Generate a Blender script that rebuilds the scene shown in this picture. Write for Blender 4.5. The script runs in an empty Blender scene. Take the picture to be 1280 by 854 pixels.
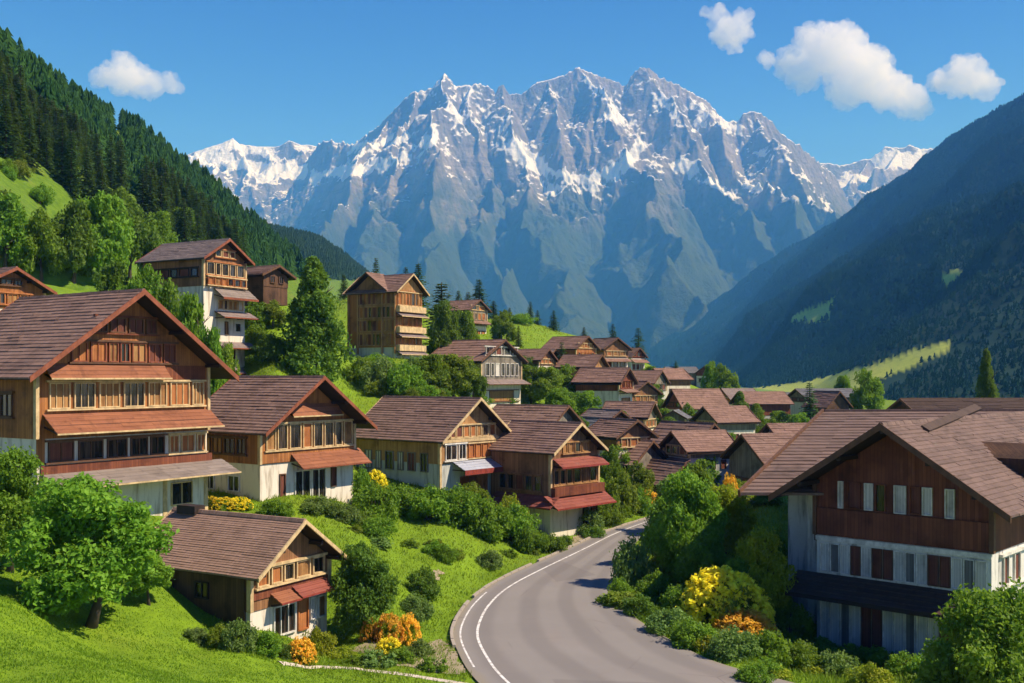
import bpy, math, random
import numpy as np
from mathutils import Vector, Matrix
from mathutils.bvhtree import BVHTree

R = math.radians
SC = bpy.context.scene
COL = SC.collection
rng = np.random.default_rng(7)
random.seed(11)

# ------------------------------------------------------------------ helpers
F, CX, HY = 1300.0, 640.0, 470.0        # focal length in photo pixels, principal column, horizon row


def at(px, py, D):
    """World point seen at photo pixel (px, py) at depth D."""
    return Vector(((px - CX) / F * D, D, (HY - py) / F * D))


def tag(o, label=None, cat=None, group=None, kind=None):
    if label: o['label'] = label
    if cat: o['category'] = cat
    if group: o['group'] = group
    if kind: o['kind'] = kind
    return o


def empty(name, loc=(0, 0, 0), rz=0.0):
    o = bpy.data.objects.new(name, None)
    o.empty_display_size = 0.3
    COL.objects.link(o)
    o.location = loc
    o.rotation_euler = (0, 0, rz)
    return o


def np_mesh(name, verts, faces, mat, smooth=False, attrs=None):
    """verts (N,3); faces (M,k) one face size, or a list of such arrays."""
    me = bpy.data.meshes.new(name)
    verts = np.asarray(verts, dtype=np.float32)
    fl = faces if isinstance(faces, list) else [faces]
    fl = [np.asarray(f, dtype=np.int32) for f in fl if len(f)]
    loops = np.concatenate([f.ravel() for f in fl])
    tot = np.concatenate([np.full(len(f), f.shape[1], np.int32) for f in fl])
    start = np.concatenate([[0], np.cumsum(tot)[:-1]]).astype(np.int32)
    me.vertices.add(len(verts)); me.vertices.foreach_set('co', verts.ravel())
    me.loops.add(len(loops)); me.loops.foreach_set('vertex_index', loops)
    me.polygons.add(len(tot)); me.polygons.foreach_set('loop_start', start); me.polygons.foreach_set('loop_total', tot)
    me.polygons.foreach_set('use_smooth', np.full(len(tot), smooth))
    if attrs:
        for k, v in attrs.items():
            a = me.attributes.new(k, 'FLOAT', 'POINT')
            a.data.foreach_set('value', np.asarray(v, dtype=np.float32))
    me.update(calc_edges=True)
    me.validate()
    if mat: me.materials.append(mat)
    return me


def link(name, me, parent=None, loc=None, rz=None, scale=None):
    o = bpy.data.objects.new(name, me)
    COL.objects.link(o)
    if parent: o.parent = parent
    if loc is not None: o.location = loc
    if rz is not None: o.rotation_euler = (0, 0, rz)
    if scale is not None: o.scale = scale
    return o


class MB:
    """Collects boxes, prisms, slabs; build() links them as ONE mesh object."""
    def __init__(s): s.v = []; s.f = []

    def add(s, vs, fs):
        b = len(s.v); s.v += [tuple(p) for p in vs]; s.f += [tuple(b + i for i in f) for f in fs]; return s

    def hexa(s, p):   # 8 points: bottom ring 0-3 counter-clockwise, top ring 4-7
        return s.add(p, [(3, 2, 1, 0), (4, 5, 6, 7), (0, 1, 5, 4), (1, 2, 6, 5), (2, 3, 7, 6), (3, 0, 4, 7)])

    def box(s, x0, x1, y0, y1, z0, z1):
        return s.hexa([(x0, y0, z0), (x1, y0, z0), (x1, y1, z0), (x0, y1, z0),
                       (x0, y0, z1), (x1, y0, z1), (x1, y1, z1), (x0, y1, z1)])

    def beam(s, a, b, w, h, up=(0, 0, 1)):
        a = Vector(a); b = Vector(b); d = (b - a).normalized(); u = Vector(up)
        sd = d.cross(u).normalized() * (w / 2); u2 = sd.cross(d).normalized() * (h / 2)
        return s.hexa([a - sd - u2, a + sd - u2, b + sd - u2, b - sd - u2,
                       a - sd + u2, a + sd + u2, b + sd + u2, b - sd + u2])

    def prism(s, prof, y0, y1):   # prof: list of (x, z), counter-clockwise seen from the front
        n = len(prof)
        vs = [(x, y0, z) for x, z in prof] + [(x, y1, z) for x, z in prof]
        fs = [tuple(range(n)), tuple(range(2 * n - 1, n - 1, -1))]
        fs += [(i, i + n, (i + 1) % n + n, (i + 1) % n) for i in range(n)]
        return s.add(vs, fs)

    def tube(s, pts, radii, n=7):
        pts = [Vector(p) for p in pts]; rings = []
        b = len(s.v)
        for i, p in enumerate(pts):
            d = (pts[min(i + 1, len(pts) - 1)] - pts[max(i - 1, 0)]).normalized()
            x = d.orthogonal().normalized(); y = d.cross(x)
            for k in range(n):
                a = 2 * math.pi * k / n
                s.v.append(tuple(p + (x * math.cos(a) + y * math.sin(a)) * radii[i]))
        for i in range(len(pts) - 1):
            for k in range(n):
                s.f.append((b + i * n + k, b + i * n + (k + 1) % n, b + (i + 1) * n + (k + 1) % n, b + (i + 1) * n + k))
        s.f.append(tuple(b + k for k in range(n))[::-1])
        s.f.append(tuple(b + (len(pts) - 1) * n + k for k in range(n)))
        return s

    def mesh(s, name, mat, smooth=False):
        me = bpy.data.meshes.new(name); me.from_pydata(s.v, [], s.f); me.update()
        if mat: me.materials.append(mat)
        if smooth: me.polygons.foreach_set('use_smooth', [True] * len(me.polygons))
        return me

    def build(s, name, mat, parent=None, smooth=False):
        return link(name, s.mesh(name, mat, smooth), parent)


# ------------------------------------------------------------------ numpy noise
def _hash(ix, iy, seed):
    h = (ix.astype(np.int64) * 374761393 + iy.astype(np.int64) * 668265263 + seed * 1442695041) & 0xFFFFFFFF
    h = ((h ^ (h >> 13)) * 1274126177) & 0xFFFFFFFF
    return ((h ^ (h >> 16)) & 0xFFFFFFFF).astype(np.float64) / 4294967295.0


def gnoise(x, y, seed=0):
    ix = np.floor(x); iy = np.floor(y); fx = x - ix; fy = y - iy
    ux = fx * fx * fx * (fx * (fx * 6 - 15) + 10); uy = fy * fy * fy * (fy * (fy * 6 - 15) + 10)
    def g(i, j):
        a = _hash(ix + i, iy + j, seed) * 2 * np.pi
        return np.cos(a) * (fx - i) + np.sin(a) * (fy - j)
    return (g(0, 0) * (1 - ux) + g(1, 0) * ux) * (1 - uy) + (g(0, 1) * (1 - ux) + g(1, 1) * ux) * uy


def fbm(x, y, o=5, seed=0, gain=.5, lac=2.03):
    s = 0; a = 1.0
    for i in range(o):
        s = s + a * gnoise(x, y, seed + i * 17); x = x * lac + 3.1; y = y * lac - 1.7; a *= gain
    return s * 1.4


def ridged(x, y, o=6, seed=0, gain=.52, lac=2.07):
    s = 0; a = 1.0; w = 1.0
    for i in range(o):
        n = 1 - np.abs(gnoise(x, y, seed + i * 31) * 1.5); n = np.clip(n, 0, 1) ** 2 * w
        w = np.clip(n * 1.8, 0, 1); s = s + n * a; x = x * lac + 5.3; y = y * lac + 2.9; a *= gain
    return s


def sstep(a, b, x):
    t = np.clip((x - a) / (b - a), 0, 1); return t * t * (3 - 2 * t)


def inside(poly, x, y):
    """vectorised point-in-polygon"""
    x = np.asarray(x); y = np.asarray(y); r = np.zeros(x.shape, bool); n = len(poly)
    for i in range(n):
        x0, y0 = poly[i]; x1, y1 = poly[(i + 1) % n]
        if y0 == y1: continue
        c = ((y0 > y) != (y1 > y)) & (x < (x1 - x0) * (y - y0) / (y1 - y0) + x0); r ^= c
    return r


# ------------------------------------------------------------------ materials
class NT:
    def __init__(s, name):
        s.m = bpy.data.materials.new(name); s.m.use_nodes = True; s.t = s.m.node_tree
        s.t.nodes.clear(); s.out = s.t.nodes.new('ShaderNodeOutputMaterial')

    def n(s, t, **k):
        nd = s.t.nodes.new('ShaderNode' + t)
        for a, b in k.items(): setattr(nd, a, b)
        return nd

    def l(s, a, b): s.t.links.new(a, b); return s

    def val(s, sock, v):
        if isinstance(v, bpy.types.NodeSocket): s.l(v, sock)
        elif isinstance(v, (tuple, list)) and len(v) == 3 and sock.type == 'RGBA': sock.default_value = (*v, 1)
        else: sock.default_value = v

    def math(s, op, a, b=0.0, c=None, clamp=False):
        m = s.n('Math', operation=op, use_clamp=clamp); s.val(m.inputs[0], a); s.val(m.inputs[1], b)
        if c is not None: s.val(m.inputs[2], c)
        return m.outputs[0]

    def mix(s, f, a, b, bt='MIX'):
        m = s.n('Mix', data_type='RGBA', blend_type=bt); s.val(m.inputs[0], f); s.val(m.inputs[6], a); s.val(m.inputs[7], b)
        return m.outputs[2]

    def noise(s, vec, scale, detail=4, rough=.55, dist=0.0):
        t = s.n('TexNoise'); s.l(vec, t.inputs['Vector']); t.inputs['Scale'].default_value = scale
        t.inputs['Detail'].default_value = detail; t.inputs['Roughness'].default_value = rough
        t.inputs['Distortion'].default_value = dist; return t.outputs[0]

    def ramp(s, f, a, b):
        return s.n_map(f, a, b)

    def n_map(s, f, a, b, lo=0.0, hi=1.0):
        m = s.n('MapRange', interpolation_type='SMOOTHSTEP'); s.val(m.inputs[0], f); m.inputs[1].default_value = a
        m.inputs[2].default_value = b; m.inputs[3].default_value = lo; m.inputs[4].default_value = hi; return m.outputs[0]

    def obj(s): return s.n('TexCoord').outputs['Object']
    def pos(s): return s.n('NewGeometry').outputs['Position']

    def scl(s, vec, sx, sy, sz):
        m = s.n('Mapping'); s.l(vec, m.inputs[0]); m.inputs['Scale'].default_value = (sx, sy, sz); return m.outputs[0]

    def bump(s, h, strength=.3, dist=.05):
        b = s.n('Bump'); b.inputs['Strength'].default_value = strength; b.inputs['Distance'].default_value = dist
        s.l(h, b.inputs['Height']); return b.outputs[0]

    def princ(s, col, rough=.8, normal=None, spec=.3):
        p = s.n('BsdfPrincipled'); s.val(p.inputs['Base Color'], col); s.val(p.inputs['Roughness'], rough)
        p.inputs['Specular IOR Level'].default_value = spec
        if normal: s.l(normal, p.inputs['Normal'])
        return p.outputs[0]

    def done(s, sh): s.l(sh, s.out.inputs['Surface']); return s.m


def mat_timber(name, ca, cb, board=.17, streak=.55):
    t = NT(name); o = t.obj(); sep = t.n('SeparateXYZ'); t.l(o, sep.inputs[0])
    u = t.math('DIVIDE', t.math('ADD', sep.outputs[0], sep.outputs[1]), board)
    idx = t.math('FLOOR', u); fr = t.math('FRACT', u)
    wn = t.n('TexWhiteNoise', noise_dimensions='1D'); t.l(idx, wn.inputs['W'])
    st = t.noise(t.scl(o, 9, 9, .7), 1.0, 5, .65)
    bl = t.noise(o, .55, 4, .6)
    c = t.mix(t.math('MULTIPLY_ADD', wn.outputs[0], .6, t.math('MULTIPLY_ADD', st, .9, -.25), clamp=True), ca, cb)
    c = t.mix(t.n_map(bl, .45, .75), c, tuple(x * .45 for x in ca))
    c = t.mix(t.n_map(st, .62, .8, 0, streak), c, (.26, .2, .15))
    gap = t.math('LESS_THAN', fr, .07)
    c = t.mix(t.math('MULTIPLY', gap, .75), c, (.012, .008, .006))
    h = t.math('SUBTRACT', st, t.math('MULTIPLY', gap, 1.5))
    return t.done(t.princ(c, .72, t.bump(h, .5, .03), .25))


def mat_plaster(name, ca, cb, dirt=(.2, .18, .15)):
    t = NT(name); o = t.obj()
    a = t.noise(o, .7, 5, .62); st = t.noise(t.scl(o, 2.6, 2.6, .35), 1.0, 5, .62); fi = t.noise(o, 9, 4, .6)
    c = t.mix(a, ca, cb)
    c = t.mix(t.n_map(st, .47, .70, 0, .85), c, dirt)
    c = t.mix(t.n_map(fi, .55, .8, 0, .35), c, dirt)
    return t.done(t.princ(c, .9, t.bump(fi, .25, .02), .15))


def mat_roof(name, ca, cb, moss=.4):
    t = NT(name); o = t.obj(); g = t.n('NewGeometry')
    a = t.noise(t.scl(o, 1, 1, 1), .9, 5, .65); sep = t.n('SeparateXYZ'); t.l(o, sep.inputs[0])
    u = t.math('DIVIDE', sep.outputs[1], .22); cell = t.math('FLOOR', t.math('ADD', u, t.math('MULTIPLY', g.outputs['Random Per Island'], 37.0)))
    wn = t.n('TexWhiteNoise', noise_dimensions='2D'); cb2 = t.n('CombineXYZ'); t.l(cell, cb2.inputs[0]); t.l(g.outputs['Random Per Island'], cb2.inputs[1])
    t.l(cb2.outputs[0], wn.inputs['Vector'])
    f = t.math('MULTIPLY_ADD', g.outputs['Random Per Island'], .35, t.math('MULTIPLY_ADD', wn.outputs[0], .4, t.math('MULTIPLY', a, .5)), clamp=True)
    c = t.mix(f, ca, cb)
    st = t.noise(t.scl(o, 3.2, .5, 3.2), 1.0, 4, .6)
    c = t.mix(t.n_map(st, .55, .8, 0, .55), c, tuple(x * .5 for x in ca))
    c = t.mix(t.n_map(t.noise(o, 1.7, 6, .7), .58, .72, 0, moss), c, (.19, .17, .14))
    c = t.mix(t.n_map(t.noise(t.scl(o, .5, .35, .5), 1.0, 5, .7, .8), .5, .68, 0, .5), c, tuple(x * .55 for x in ca))
    edge = t.math('LESS_THAN', t.math('FRACT', u), .06)
    c = t.mix(t.math('MULTIPLY', edge, .5), c, (.03, .02, .018))
    return t.done(t.princ(c, .8, t.bump(t.noise(o, 14, 4, .7), .35, .02), .25))


def mat_plain(name, col, rough=.7, var=.35, scale=3.0, spec=.3):
    t = NT(name); o = t.obj(); a = t.noise(t.scl(o, 1, 1, .6), scale, 5, .65)
    c = t.mix(t.n_map(a, .3, .75), tuple(x * (1 - var) for x in col), tuple(min(1, x * (1 + var * .5)) for x in col))
    return t.done(t.princ(c, rough, t.bump(a, .2, .02), spec))


def mat_glass(name):
    t = NT(name); o = t.obj(); a = t.noise(t.scl(o, 6, 6, .5), 1.0, 3, .5)
    c = t.mix(t.n_map(a, .45, .7), (.012, .011, .010), (.075, .055, .04))
    return t.done(t.princ(c, .12, None, .5))


def mat_leaf(name, ca, cb, cc=None, trans=.3, attr=None, rough=.55):
    t = NT(name); g = t.n('NewGeometry'); oi = t.n('ObjectInfo')
    r = g.outputs['Random Per Island']
    if attr:
        an = t.n('Attribute', attribute_name=attr); r = an.outputs['Fac']
    c = t.mix(r, ca, cb)
    lf = t.noise(g.outputs['Position'], .9 if not attr else .02, 2, .5)
    c = t.mix(t.n_map(lf, .42, .66, 0, .8), c, cc or cb)
    hsv = t.n('HueSaturation'); t.l(c, hsv.inputs['Color'])
    t.val(hsv.inputs['Hue'], t.math('MULTIPLY_ADD', oi.outputs['Random'], .03, .485))
    t.val(hsv.inputs['Value'], t.math('MULTIPLY_ADD', oi.outputs['Random'], .5, .72))
    c = hsv.outputs[0]
    d = t.princ(c, .95 if attr and 'forest' in name else rough, None, .02 if attr and 'forest' in name else .2)
    if trans <= 0: return t.done(d)
    tr = t.n('BsdfTranslucent'); t.l(t.mix(.55, c, (.30, .46, .03)) if not name.startswith('flower') else c, tr.inputs['Color'])
    mx = t.n('MixShader'); mx.inputs[0].default_value = trans; t.l(d, mx.inputs[1]); t.l(tr.outputs[0], mx.inputs[2])
    return t.done(mx.outputs[0])


M = {}
M['timber_orange'] = mat_timber('timber_orange', (.22, .078, .024), (.47, .19, .055))
M['timber_red'] = mat_timber('timber_red', (.12, .034, .018), (.25, .08, .036), streak=.35)
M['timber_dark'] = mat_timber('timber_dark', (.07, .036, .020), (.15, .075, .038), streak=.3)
M['timber_gold'] = mat_timber('timber_gold', (.27, .135, .05), (.52, .29, .115))
M['timber_grey'] = mat_timber('timber_grey', (.13, .11, .085), (.30, .26, .20))
M['timber_mossy'] = mat_timber('timber_mossy', (.05, .045, .032), (.12, .11, .085))
M['timber_brown'] = mat_timber('timber_brown', (.17, .078, .034), (.34, .17, .075))
M['plaster'] = mat_plaster('plaster', (.66, .58, .46), (.74, .68, .57), (.36, .29, .21))
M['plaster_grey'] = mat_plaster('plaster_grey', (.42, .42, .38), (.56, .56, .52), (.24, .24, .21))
M['plaster_white'] = mat_plaster('plaster_white', (.54, .52, .46), (.74, .72, .66), (.18, .17, .15))
M['roof_brown'] = mat_roof('roof_brown', (.130, .073, .054), (.268, .163, .122))
M['roof_weathered'] = mat_roof('roof_weathered', (.085, .054, .043), (.19, .122, .096), .5)
M['roof_fine'] = mat_roof('roof_fine', (.215, .125, .082), (.33, .205, .145), .15)
M['roof_grey'] = mat_roof('roof_grey', (.15, .11, .10), (.26, .20, .18), .3)
M['roof_red'] = mat_roof('roof_red', (.14, .078, .056), (.28, .165, .125), .5)
M['roof_slate'] = mat_roof('roof_slate', (.09, .09, .10), (.17, .17, .18), .2)
M['pent_rust'] = mat_roof('pent_rust', (.16, .055, .028), (.30, .115, .055), .15)
M['pent_red'] = mat_roof('pent_red', (.165, .042, .030), (.27, .082, .056), .35)
M['pent_grey'] = mat_roof('pent_grey', (.155, .12, .10), (.26, .21, .18), .2)
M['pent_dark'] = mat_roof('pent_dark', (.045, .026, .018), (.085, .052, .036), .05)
M['pent_blue'] = mat_roof('pent_blue', (.24, .25, .30), (.40, .42, .48), .15)
M['cream'] = mat_plain('cream_wood', (.60, .43, .22), .65)
M['white_wood'] = mat_plain('white_wood', (.70, .66, .58), .6)
M['orange_wood'] = mat_plain('orange_wood', (.42, .15, .045), .6)
M['rust_wood'] = mat_plain('rust_wood', (.25, .075, .035), .6)
M['red_paint'] = mat_plain('red_paint', (.26, .05, .035), .5)
M['brown_wood'] = mat_plain('brown_wood', (.13, .062, .032), .7)
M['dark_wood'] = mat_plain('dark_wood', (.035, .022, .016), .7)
M['glass'] = mat_glass('window_glass')
M['curtain'] = mat_timber('curtain', (.22, .095, .03), (.48, .26, .095), .11, .1)
M['shut_red'] = mat_timber('shutter_red', (.12, .035, .022), (.20, .07, .04), .12, .2)
M['shut_orange'] = mat_timber('shutter_orange', (.30, .10, .03), (.48, .19, .06), .12, .1)
M['shut_white'] = mat_timber('shutter_white', (.50, .46, .40), (.70, .66, .58), .12, .1)
M['shut_grey'] = mat_timber('shutter_grey', (.10, .10, .09), (.22, .21, .19), .12, .3)
M['bark'] = mat_plain('bark', (.10, .075, .05), .9, .5, 6)
M['leaf_bright'] = mat_leaf('leaf_bright', (.10, .205, .014), (.175, .31, .022), (.22, .36, .030), .45)
M['leaf_mid'] = mat_leaf('leaf_mid', (.100, .195, .014), (.165, .285, .022), (.20, .32, .026), .45)
M['leaf_dark'] = mat_leaf('leaf_dark', (.062, .130, .014), (.11, .195, .020), (.13, .215, .022), .38)
M['leaf_yellow'] = mat_leaf('leaf_yellow', (.21, .26, .014), (.33, .37, .02), (.38, .39, .022), .45)
M['leaf_blue'] = mat_leaf('leaf_blue', (.115, .20, .045), (.19, .29, .07), (.21, .31, .075), .4)
M['leaf_olive'] = mat_leaf('leaf_olive', (.12, .18, .014), (.20, .265, .022), (.24, .29, .026), .42)
M['needle'] = mat_leaf('needle', (.020, .055, .014), (.042, .092, .020), (.05, .10, .018), .15)
M['forest'] = mat_leaf('forest_needle', (.020, .054, .014), (.046, .095, .020), (.042, .088, .018), .12, 'tint')
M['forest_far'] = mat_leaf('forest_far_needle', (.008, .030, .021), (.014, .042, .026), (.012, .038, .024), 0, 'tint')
M['fl_yellow'] = mat_leaf('flower_yellow', (.80, .60, .02), (.90, .74, .04), None, .3)
M['fl_orange'] = mat_leaf('flower_orange', (.90, .40, .03), (.92, .62, .06), None, .35)
M['fl_pale'] = mat_leaf('flower_pale', (.70, .62, .35), (.80, .74, .55), None, .2)
# ------------------------------------------------------------------ camera, light, sky
cam_d = bpy.data.cameras.new('camera'); cam = bpy.data.objects.new('camera', cam_d); COL.objects.link(cam)
cam_d.sensor_width = 36.0; cam_d.lens = 36.0 * F / 1280.0; cam_d.shift_y = 43.0 / 1280.0
cam_d.clip_start = 0.5; cam_d.clip_end = 90000.0
cam.location = (0, 0, 0); cam.rotation_euler = (R(90), 0, 0)
SC.camera = cam

SUN_EL = R(48.0); SUN_AZ = R(-10.0)           # azimuth counted from +X towards +Y
sdir = Vector((math.cos(SUN_EL) * math.cos(SUN_AZ), math.cos(SUN_EL) * math.sin(SUN_AZ), math.sin(SUN_EL)))
sl = bpy.data.lights.new('sun', 'SUN'); sl.energy = 4.6; sl.angle = R(0.5); sl.color = (1.0, .89, .74)
so = bpy.data.objects.new('sun', sl); COL.objects.link(so)
so.rotation_euler = sdir.to_track_quat('Z', 'Y').to_euler(); so.location = sdir * 50

W = bpy.data.worlds.new('World'); SC.world = W; W.use_nodes = True
wt = W.node_tree; wt.nodes.clear()
sky = wt.nodes.new('ShaderNodeTexSky'); sky.sky_type = 'NISHITA'; sky.sun_disc = False
sky.sun_elevation = SUN_EL; sky.sun_rotation = R(90) - SUN_AZ
sky.altitude = 900; sky.air_density = 1.0; sky.dust_density = 0.3; sky.ozone_density = 6.0
bg = wt.nodes.new('ShaderNodeBackground'); bg.inputs['Strength'].default_value = 0.11
wo = wt.nodes.new('ShaderNodeOutputWorld')
hs = wt.nodes.new('ShaderNodeHueSaturation'); hs.inputs['Saturation'].default_value = 1.26; hs.inputs['Hue'].default_value = .516
tcw = wt.nodes.new('ShaderNodeTexCoord'); sxw = wt.nodes.new('ShaderNodeSeparateXYZ'); mrw = wt.nodes.new('ShaderNodeMapRange'); mxw = wt.nodes.new('ShaderNodeMix'); mxw.data_type = 'RGBA'; mxw.blend_type = 'MULTIPLY'
wt.links.new(tcw.outputs['Generated'], sxw.inputs[0]); wt.links.new(sxw.outputs[2], mrw.inputs[0]); mrw.inputs[1].default_value = .10; mrw.inputs[2].default_value = .40
mxw.inputs[7].default_value = (.52, .60, .74, 1); wt.links.new(mrw.outputs[0], mxw.inputs[0]); wt.links.new(sky.outputs[0], hs.inputs['Color']); wt.links.new(hs.outputs[0], mxw.inputs[6]); wt.links.new(mxw.outputs[2], bg.inputs['Color']); wt.links.new(bg.outputs[0], wo.inputs['Surface'])

vs = SC.view_settings
SC.display_settings.display_device = 'sRGB'
vs.view_transform = 'Standard'; vs.look = 'None'; vs.exposure = 0.65; vs.gamma = 1.0; vs.use_curve_mapping = False
cy = SC.cycles
cy.use_denoising = True
cy.max_bounces = 10; cy.diffuse_bounces = 3; cy.glossy_bounces = 2; cy.transmission_bounces = 3
cy.transparent_max_bounces = 8; cy.volume_bounces = 10; cy.caustics_reflective = False; cy.caustics_refractive = False
cy.sample_clamp_indirect = 6.0

# ------------------------------------------------------------------ terrain
ROAD_Z = -13.5
def rd(px, py):
    D = F * -ROAD_Z / (py - HY); return ((px - CX) / F * D, D)
road_L = [(9.0, 32.0), (3.4, 35.8), (0.2, 41.0)] + [rd(*p) for p in
          [(588, 845), (572, 815), (565, 795), (569, 778), (583, 755), (610, 732), (655, 710), (696, 692), (723, 680), (760, 663), (818, 645)]] + \
         [(17.5, 108.0), (24.0, 115.5), (36.0, 122.0)]
road_R = [(26.0, 36.5), (19.8, 40.0), (15.1, 42.8)] + [rd(*p) for p in
          [(971, 848), (892, 828), (849, 806), (806, 781), (773, 756), (762, 739), (768, 722), (778, 700), (790, 683), (806, 668), (830, 655)]] + \
         [(18.6, 101.5), (25.0, 107.5), (37.0, 113.0)]

def resample(P, n, iters=3):
    P = np.array(P, float)
    for _ in range(iters):                     # Chaikin smoothing
        Q = np.empty((2 * len(P), 2)); Q[0] = P[0]; Q[-1] = P[-1]
        Q[1:-1:2] = .75 * P[:-1] + .25 * P[1:]; Q[2:-1:2] = .25 * P[:-1] + .75 * P[1:]; P = Q
    d = np.concatenate([[0], np.cumsum(np.linalg.norm(np.diff(P, axis=0), axis=1))]); t = np.linspace(0, d[-1], n)
    return np.stack([np.interp(t, d, P[:, 0]), np.interp(t, d, P[:, 1])], 1)
NR = 160
rL = resample(road_L, NR); rR = resample(road_R, NR)
road_poly = [tuple(p) for p in rL] + [tuple(p) for p in rR[::-1]]
road_c = np.concatenate([rL, rR, (rL + rR) / 2, rL * .75 + rR * .25, rL * .25 + rR * .75])

CTRL = [  # (px, py, depth) of ground seen or inferred in the photograph
 (0, 854, 30), (200, 854, 33.5), (400, 842, 45), (105, 783, 43), (0, 665, 52), (0, 760, 38), (250, 800, 46), (309, 785, 48), (400, 795, 53),
 (180, 690, 53), (480, 840, 46.5), (-200, 800, 34), (-250, 640, 55), (120, 850, 31),
 (46, 645, 55), (255, 640, 66), (-110, 590, 62), (150, 560, 78), (328, 624, 70), (446, 622, 80), (240, 600, 75), (280, 545, 86),
 (549, 615, 86), (632, 622, 94), (440, 560, 98), (687, 668, 86), (640, 600, 98), (756, 655, 94), (714, 672, 87),
 (500, 700, 68), (560, 724, 65), (450, 655, 72), (640, 692, 77), (600, 642, 84), (430, 700, 60), (530, 760, 58), (520, 800, 52), (560, 660, 77),
 (255, 462, 101), (309, 470, 104), (180, 410, 112), (340, 470, 95), (390, 482, 105), (350, 392, 150), (330, 374, 115), (348, 374, 119), (320, 372, 122), (270, 400, 135), (-30, 402, 84), (50, 404, 88), (90, 362, 125), (0, 350, 118), (-150, 380, 90), (60, 470, 78), (-100, 500, 75),
 (496, 447, 130), (440, 445, 137), (535, 452, 138), (470, 500, 110), (560, 505, 112), (540, 475, 122), (600, 424, 210), (652, 402, 235), (570, 400, 215), (470, 372, 215), (520, 385, 225), (400, 380, 200),
 (600, 510, 140), (652, 510, 145), (700, 440, 215), (706, 466, 190), (766, 440, 262), (798, 448, 300), (747, 466, 230), (800, 476, 260), (700, 500, 160), (765, 522, 160), (860, 480, 330), (840, 466, 380),
 (700, 545, 118), (800, 590, 118), (860, 585, 122), (868, 552, 170), (925, 530, 200), (960, 590, 105), (900, 600, 108), (1000, 512, 330), (1060, 507, 360), (1233, 506, 270), (1100, 520, 200), (1300, 520, 180),
 (940, 660, 75), (985, 726, 68), (880, 704, 72), (850, 770, 60), (1012, 796, 60), (1160, 826, 55), (1280, 800, 58), (1240, 690, 90), (1090, 860, 50.5), (1000, 850, 50.5), (1400, 760, 66), (1235, 880, 38), (1100, 850, 44.5), (1300, 930, 36), (1500, 900, 36),
 (640, 1800, 8), (100, 1500, 9), (1200, 1900, 9), (640, 1250, 17), (1200, 1200, 22), (200, 1100, 17), (-300, 1100, 18), (1600, 1100, 25),
]
CTRL = [tuple(at(*c)) for c in CTRL]
for c in list(zip(rL, rR))[::5]:
    CTRL += [(c[0][0], c[0][1], -13.55), (c[1][0], c[1][1], -13.6)]
for Y in (450, 700, 1100):
    for u in (-1.0, -.3, -.05, .1, .3, .6, 1.0):
        CTRL.append((u * Y, Y, -16.0 if Y < 500 or u > -.1 else -20.0))
CTRL = np.array(CTRL)
def _w(x, y): return np.stack([np.asarray(x) / np.maximum(y, 1) * 3.0, np.log(np.maximum(y, 1))], -1)
cp = _w(CTRL[:, 0], CTRL[:, 1])
def _U(r2): return np.where(r2 > 1e-12, r2 * np.log(r2 + 1e-12), 0)
nC = len(cp); K = _U(((cp[:, None] - cp[None]) ** 2).sum(-1)) + np.eye(nC) * .004
P_ = np.concatenate([np.ones((nC, 1)), cp], 1)
A_ = np.block([[K, P_], [P_.T, np.zeros((3, 3))]])
tps = np.linalg.solve(A_, np.concatenate([CTRL[:, 2], np.zeros(3)]))

def ground_z(x, y, road=True):
    x = np.atleast_1d(np.asarray(x, float)); y = np.atleast_1d(np.asarray(y, float))
    q = _w(x, y); z = np.full(len(x), -18.0)
    near = y < 1200
    for i0 in range(0, len(x), 20000):
        sl_ = slice(i0, i0 + 20000); m = near[sl_]
        if not m.any(): continue
        qq = q[sl_][m]
        zz = _U(((qq[:, None] - cp[None]) ** 2).sum(-1)) @ tps[:nC] + tps[nC] + qq @ tps[nC + 1:]
        tmp = z[sl_]; tmp[m] = zz; z[sl_] = tmp
    f = sstep(420, 1000, y); z = z * (1 - f) + f * -18.0
    z = np.clip(z, -22, 60)
    z = z + .22 * fbm(x / 7, y / 7, 4, 3) * sstep(14, 30, y) + .05 * fbm(x / 1.3, y / 1.3, 3, 9)
    if road:
        d = np.full(len(x), 99.0); m = (y > 28) & (y < 130) & (x > -14) & (x < 45)
        if m.any():
            pts = np.stack([x[m], y[m]], 1); dd = np.full(len(pts), 1e9)
            for i0 in range(0, len(pts), 20000):
                dd[i0:i0 + 20000] = np.sqrt(((pts[i0:i0 + 20000, None] - road_c[None]) ** 2).sum(-1)).min(1)
            ins = inside(road_poly, pts[:, 0], pts[:, 1]); dd[ins] = 0; d[m] = dd
        f = 1 - sstep(.6, 4.0, d); z = z * (1 - f) + (ROAD_Z - .09) * f
        z = np.where(d < .5, ROAD_Z - .09, z)
    return z

us = np.linspace(-1.25, 1.25, 420); ys = np.exp(np.linspace(math.log(5.0), math.log(14000.0), 560))
YY, UU = np.meshgrid(ys, us, indexing='ij'); XX = UU * YY
ZZ = ground_z(XX.ravel(), YY.ravel()).reshape(XX.shape)
def grid_faces(ny, nx):
    i = (np.arange(ny - 1)[:, None] * nx + np.arange(nx - 1)[None]).ravel()
    return np.stack([i, i + 1, i + nx + 1, i + nx], 1)
V_ground = np.stack([XX, YY, ZZ], -1).reshape(-1, 3); F_ground = grid_faces(*XX.shape)

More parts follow.
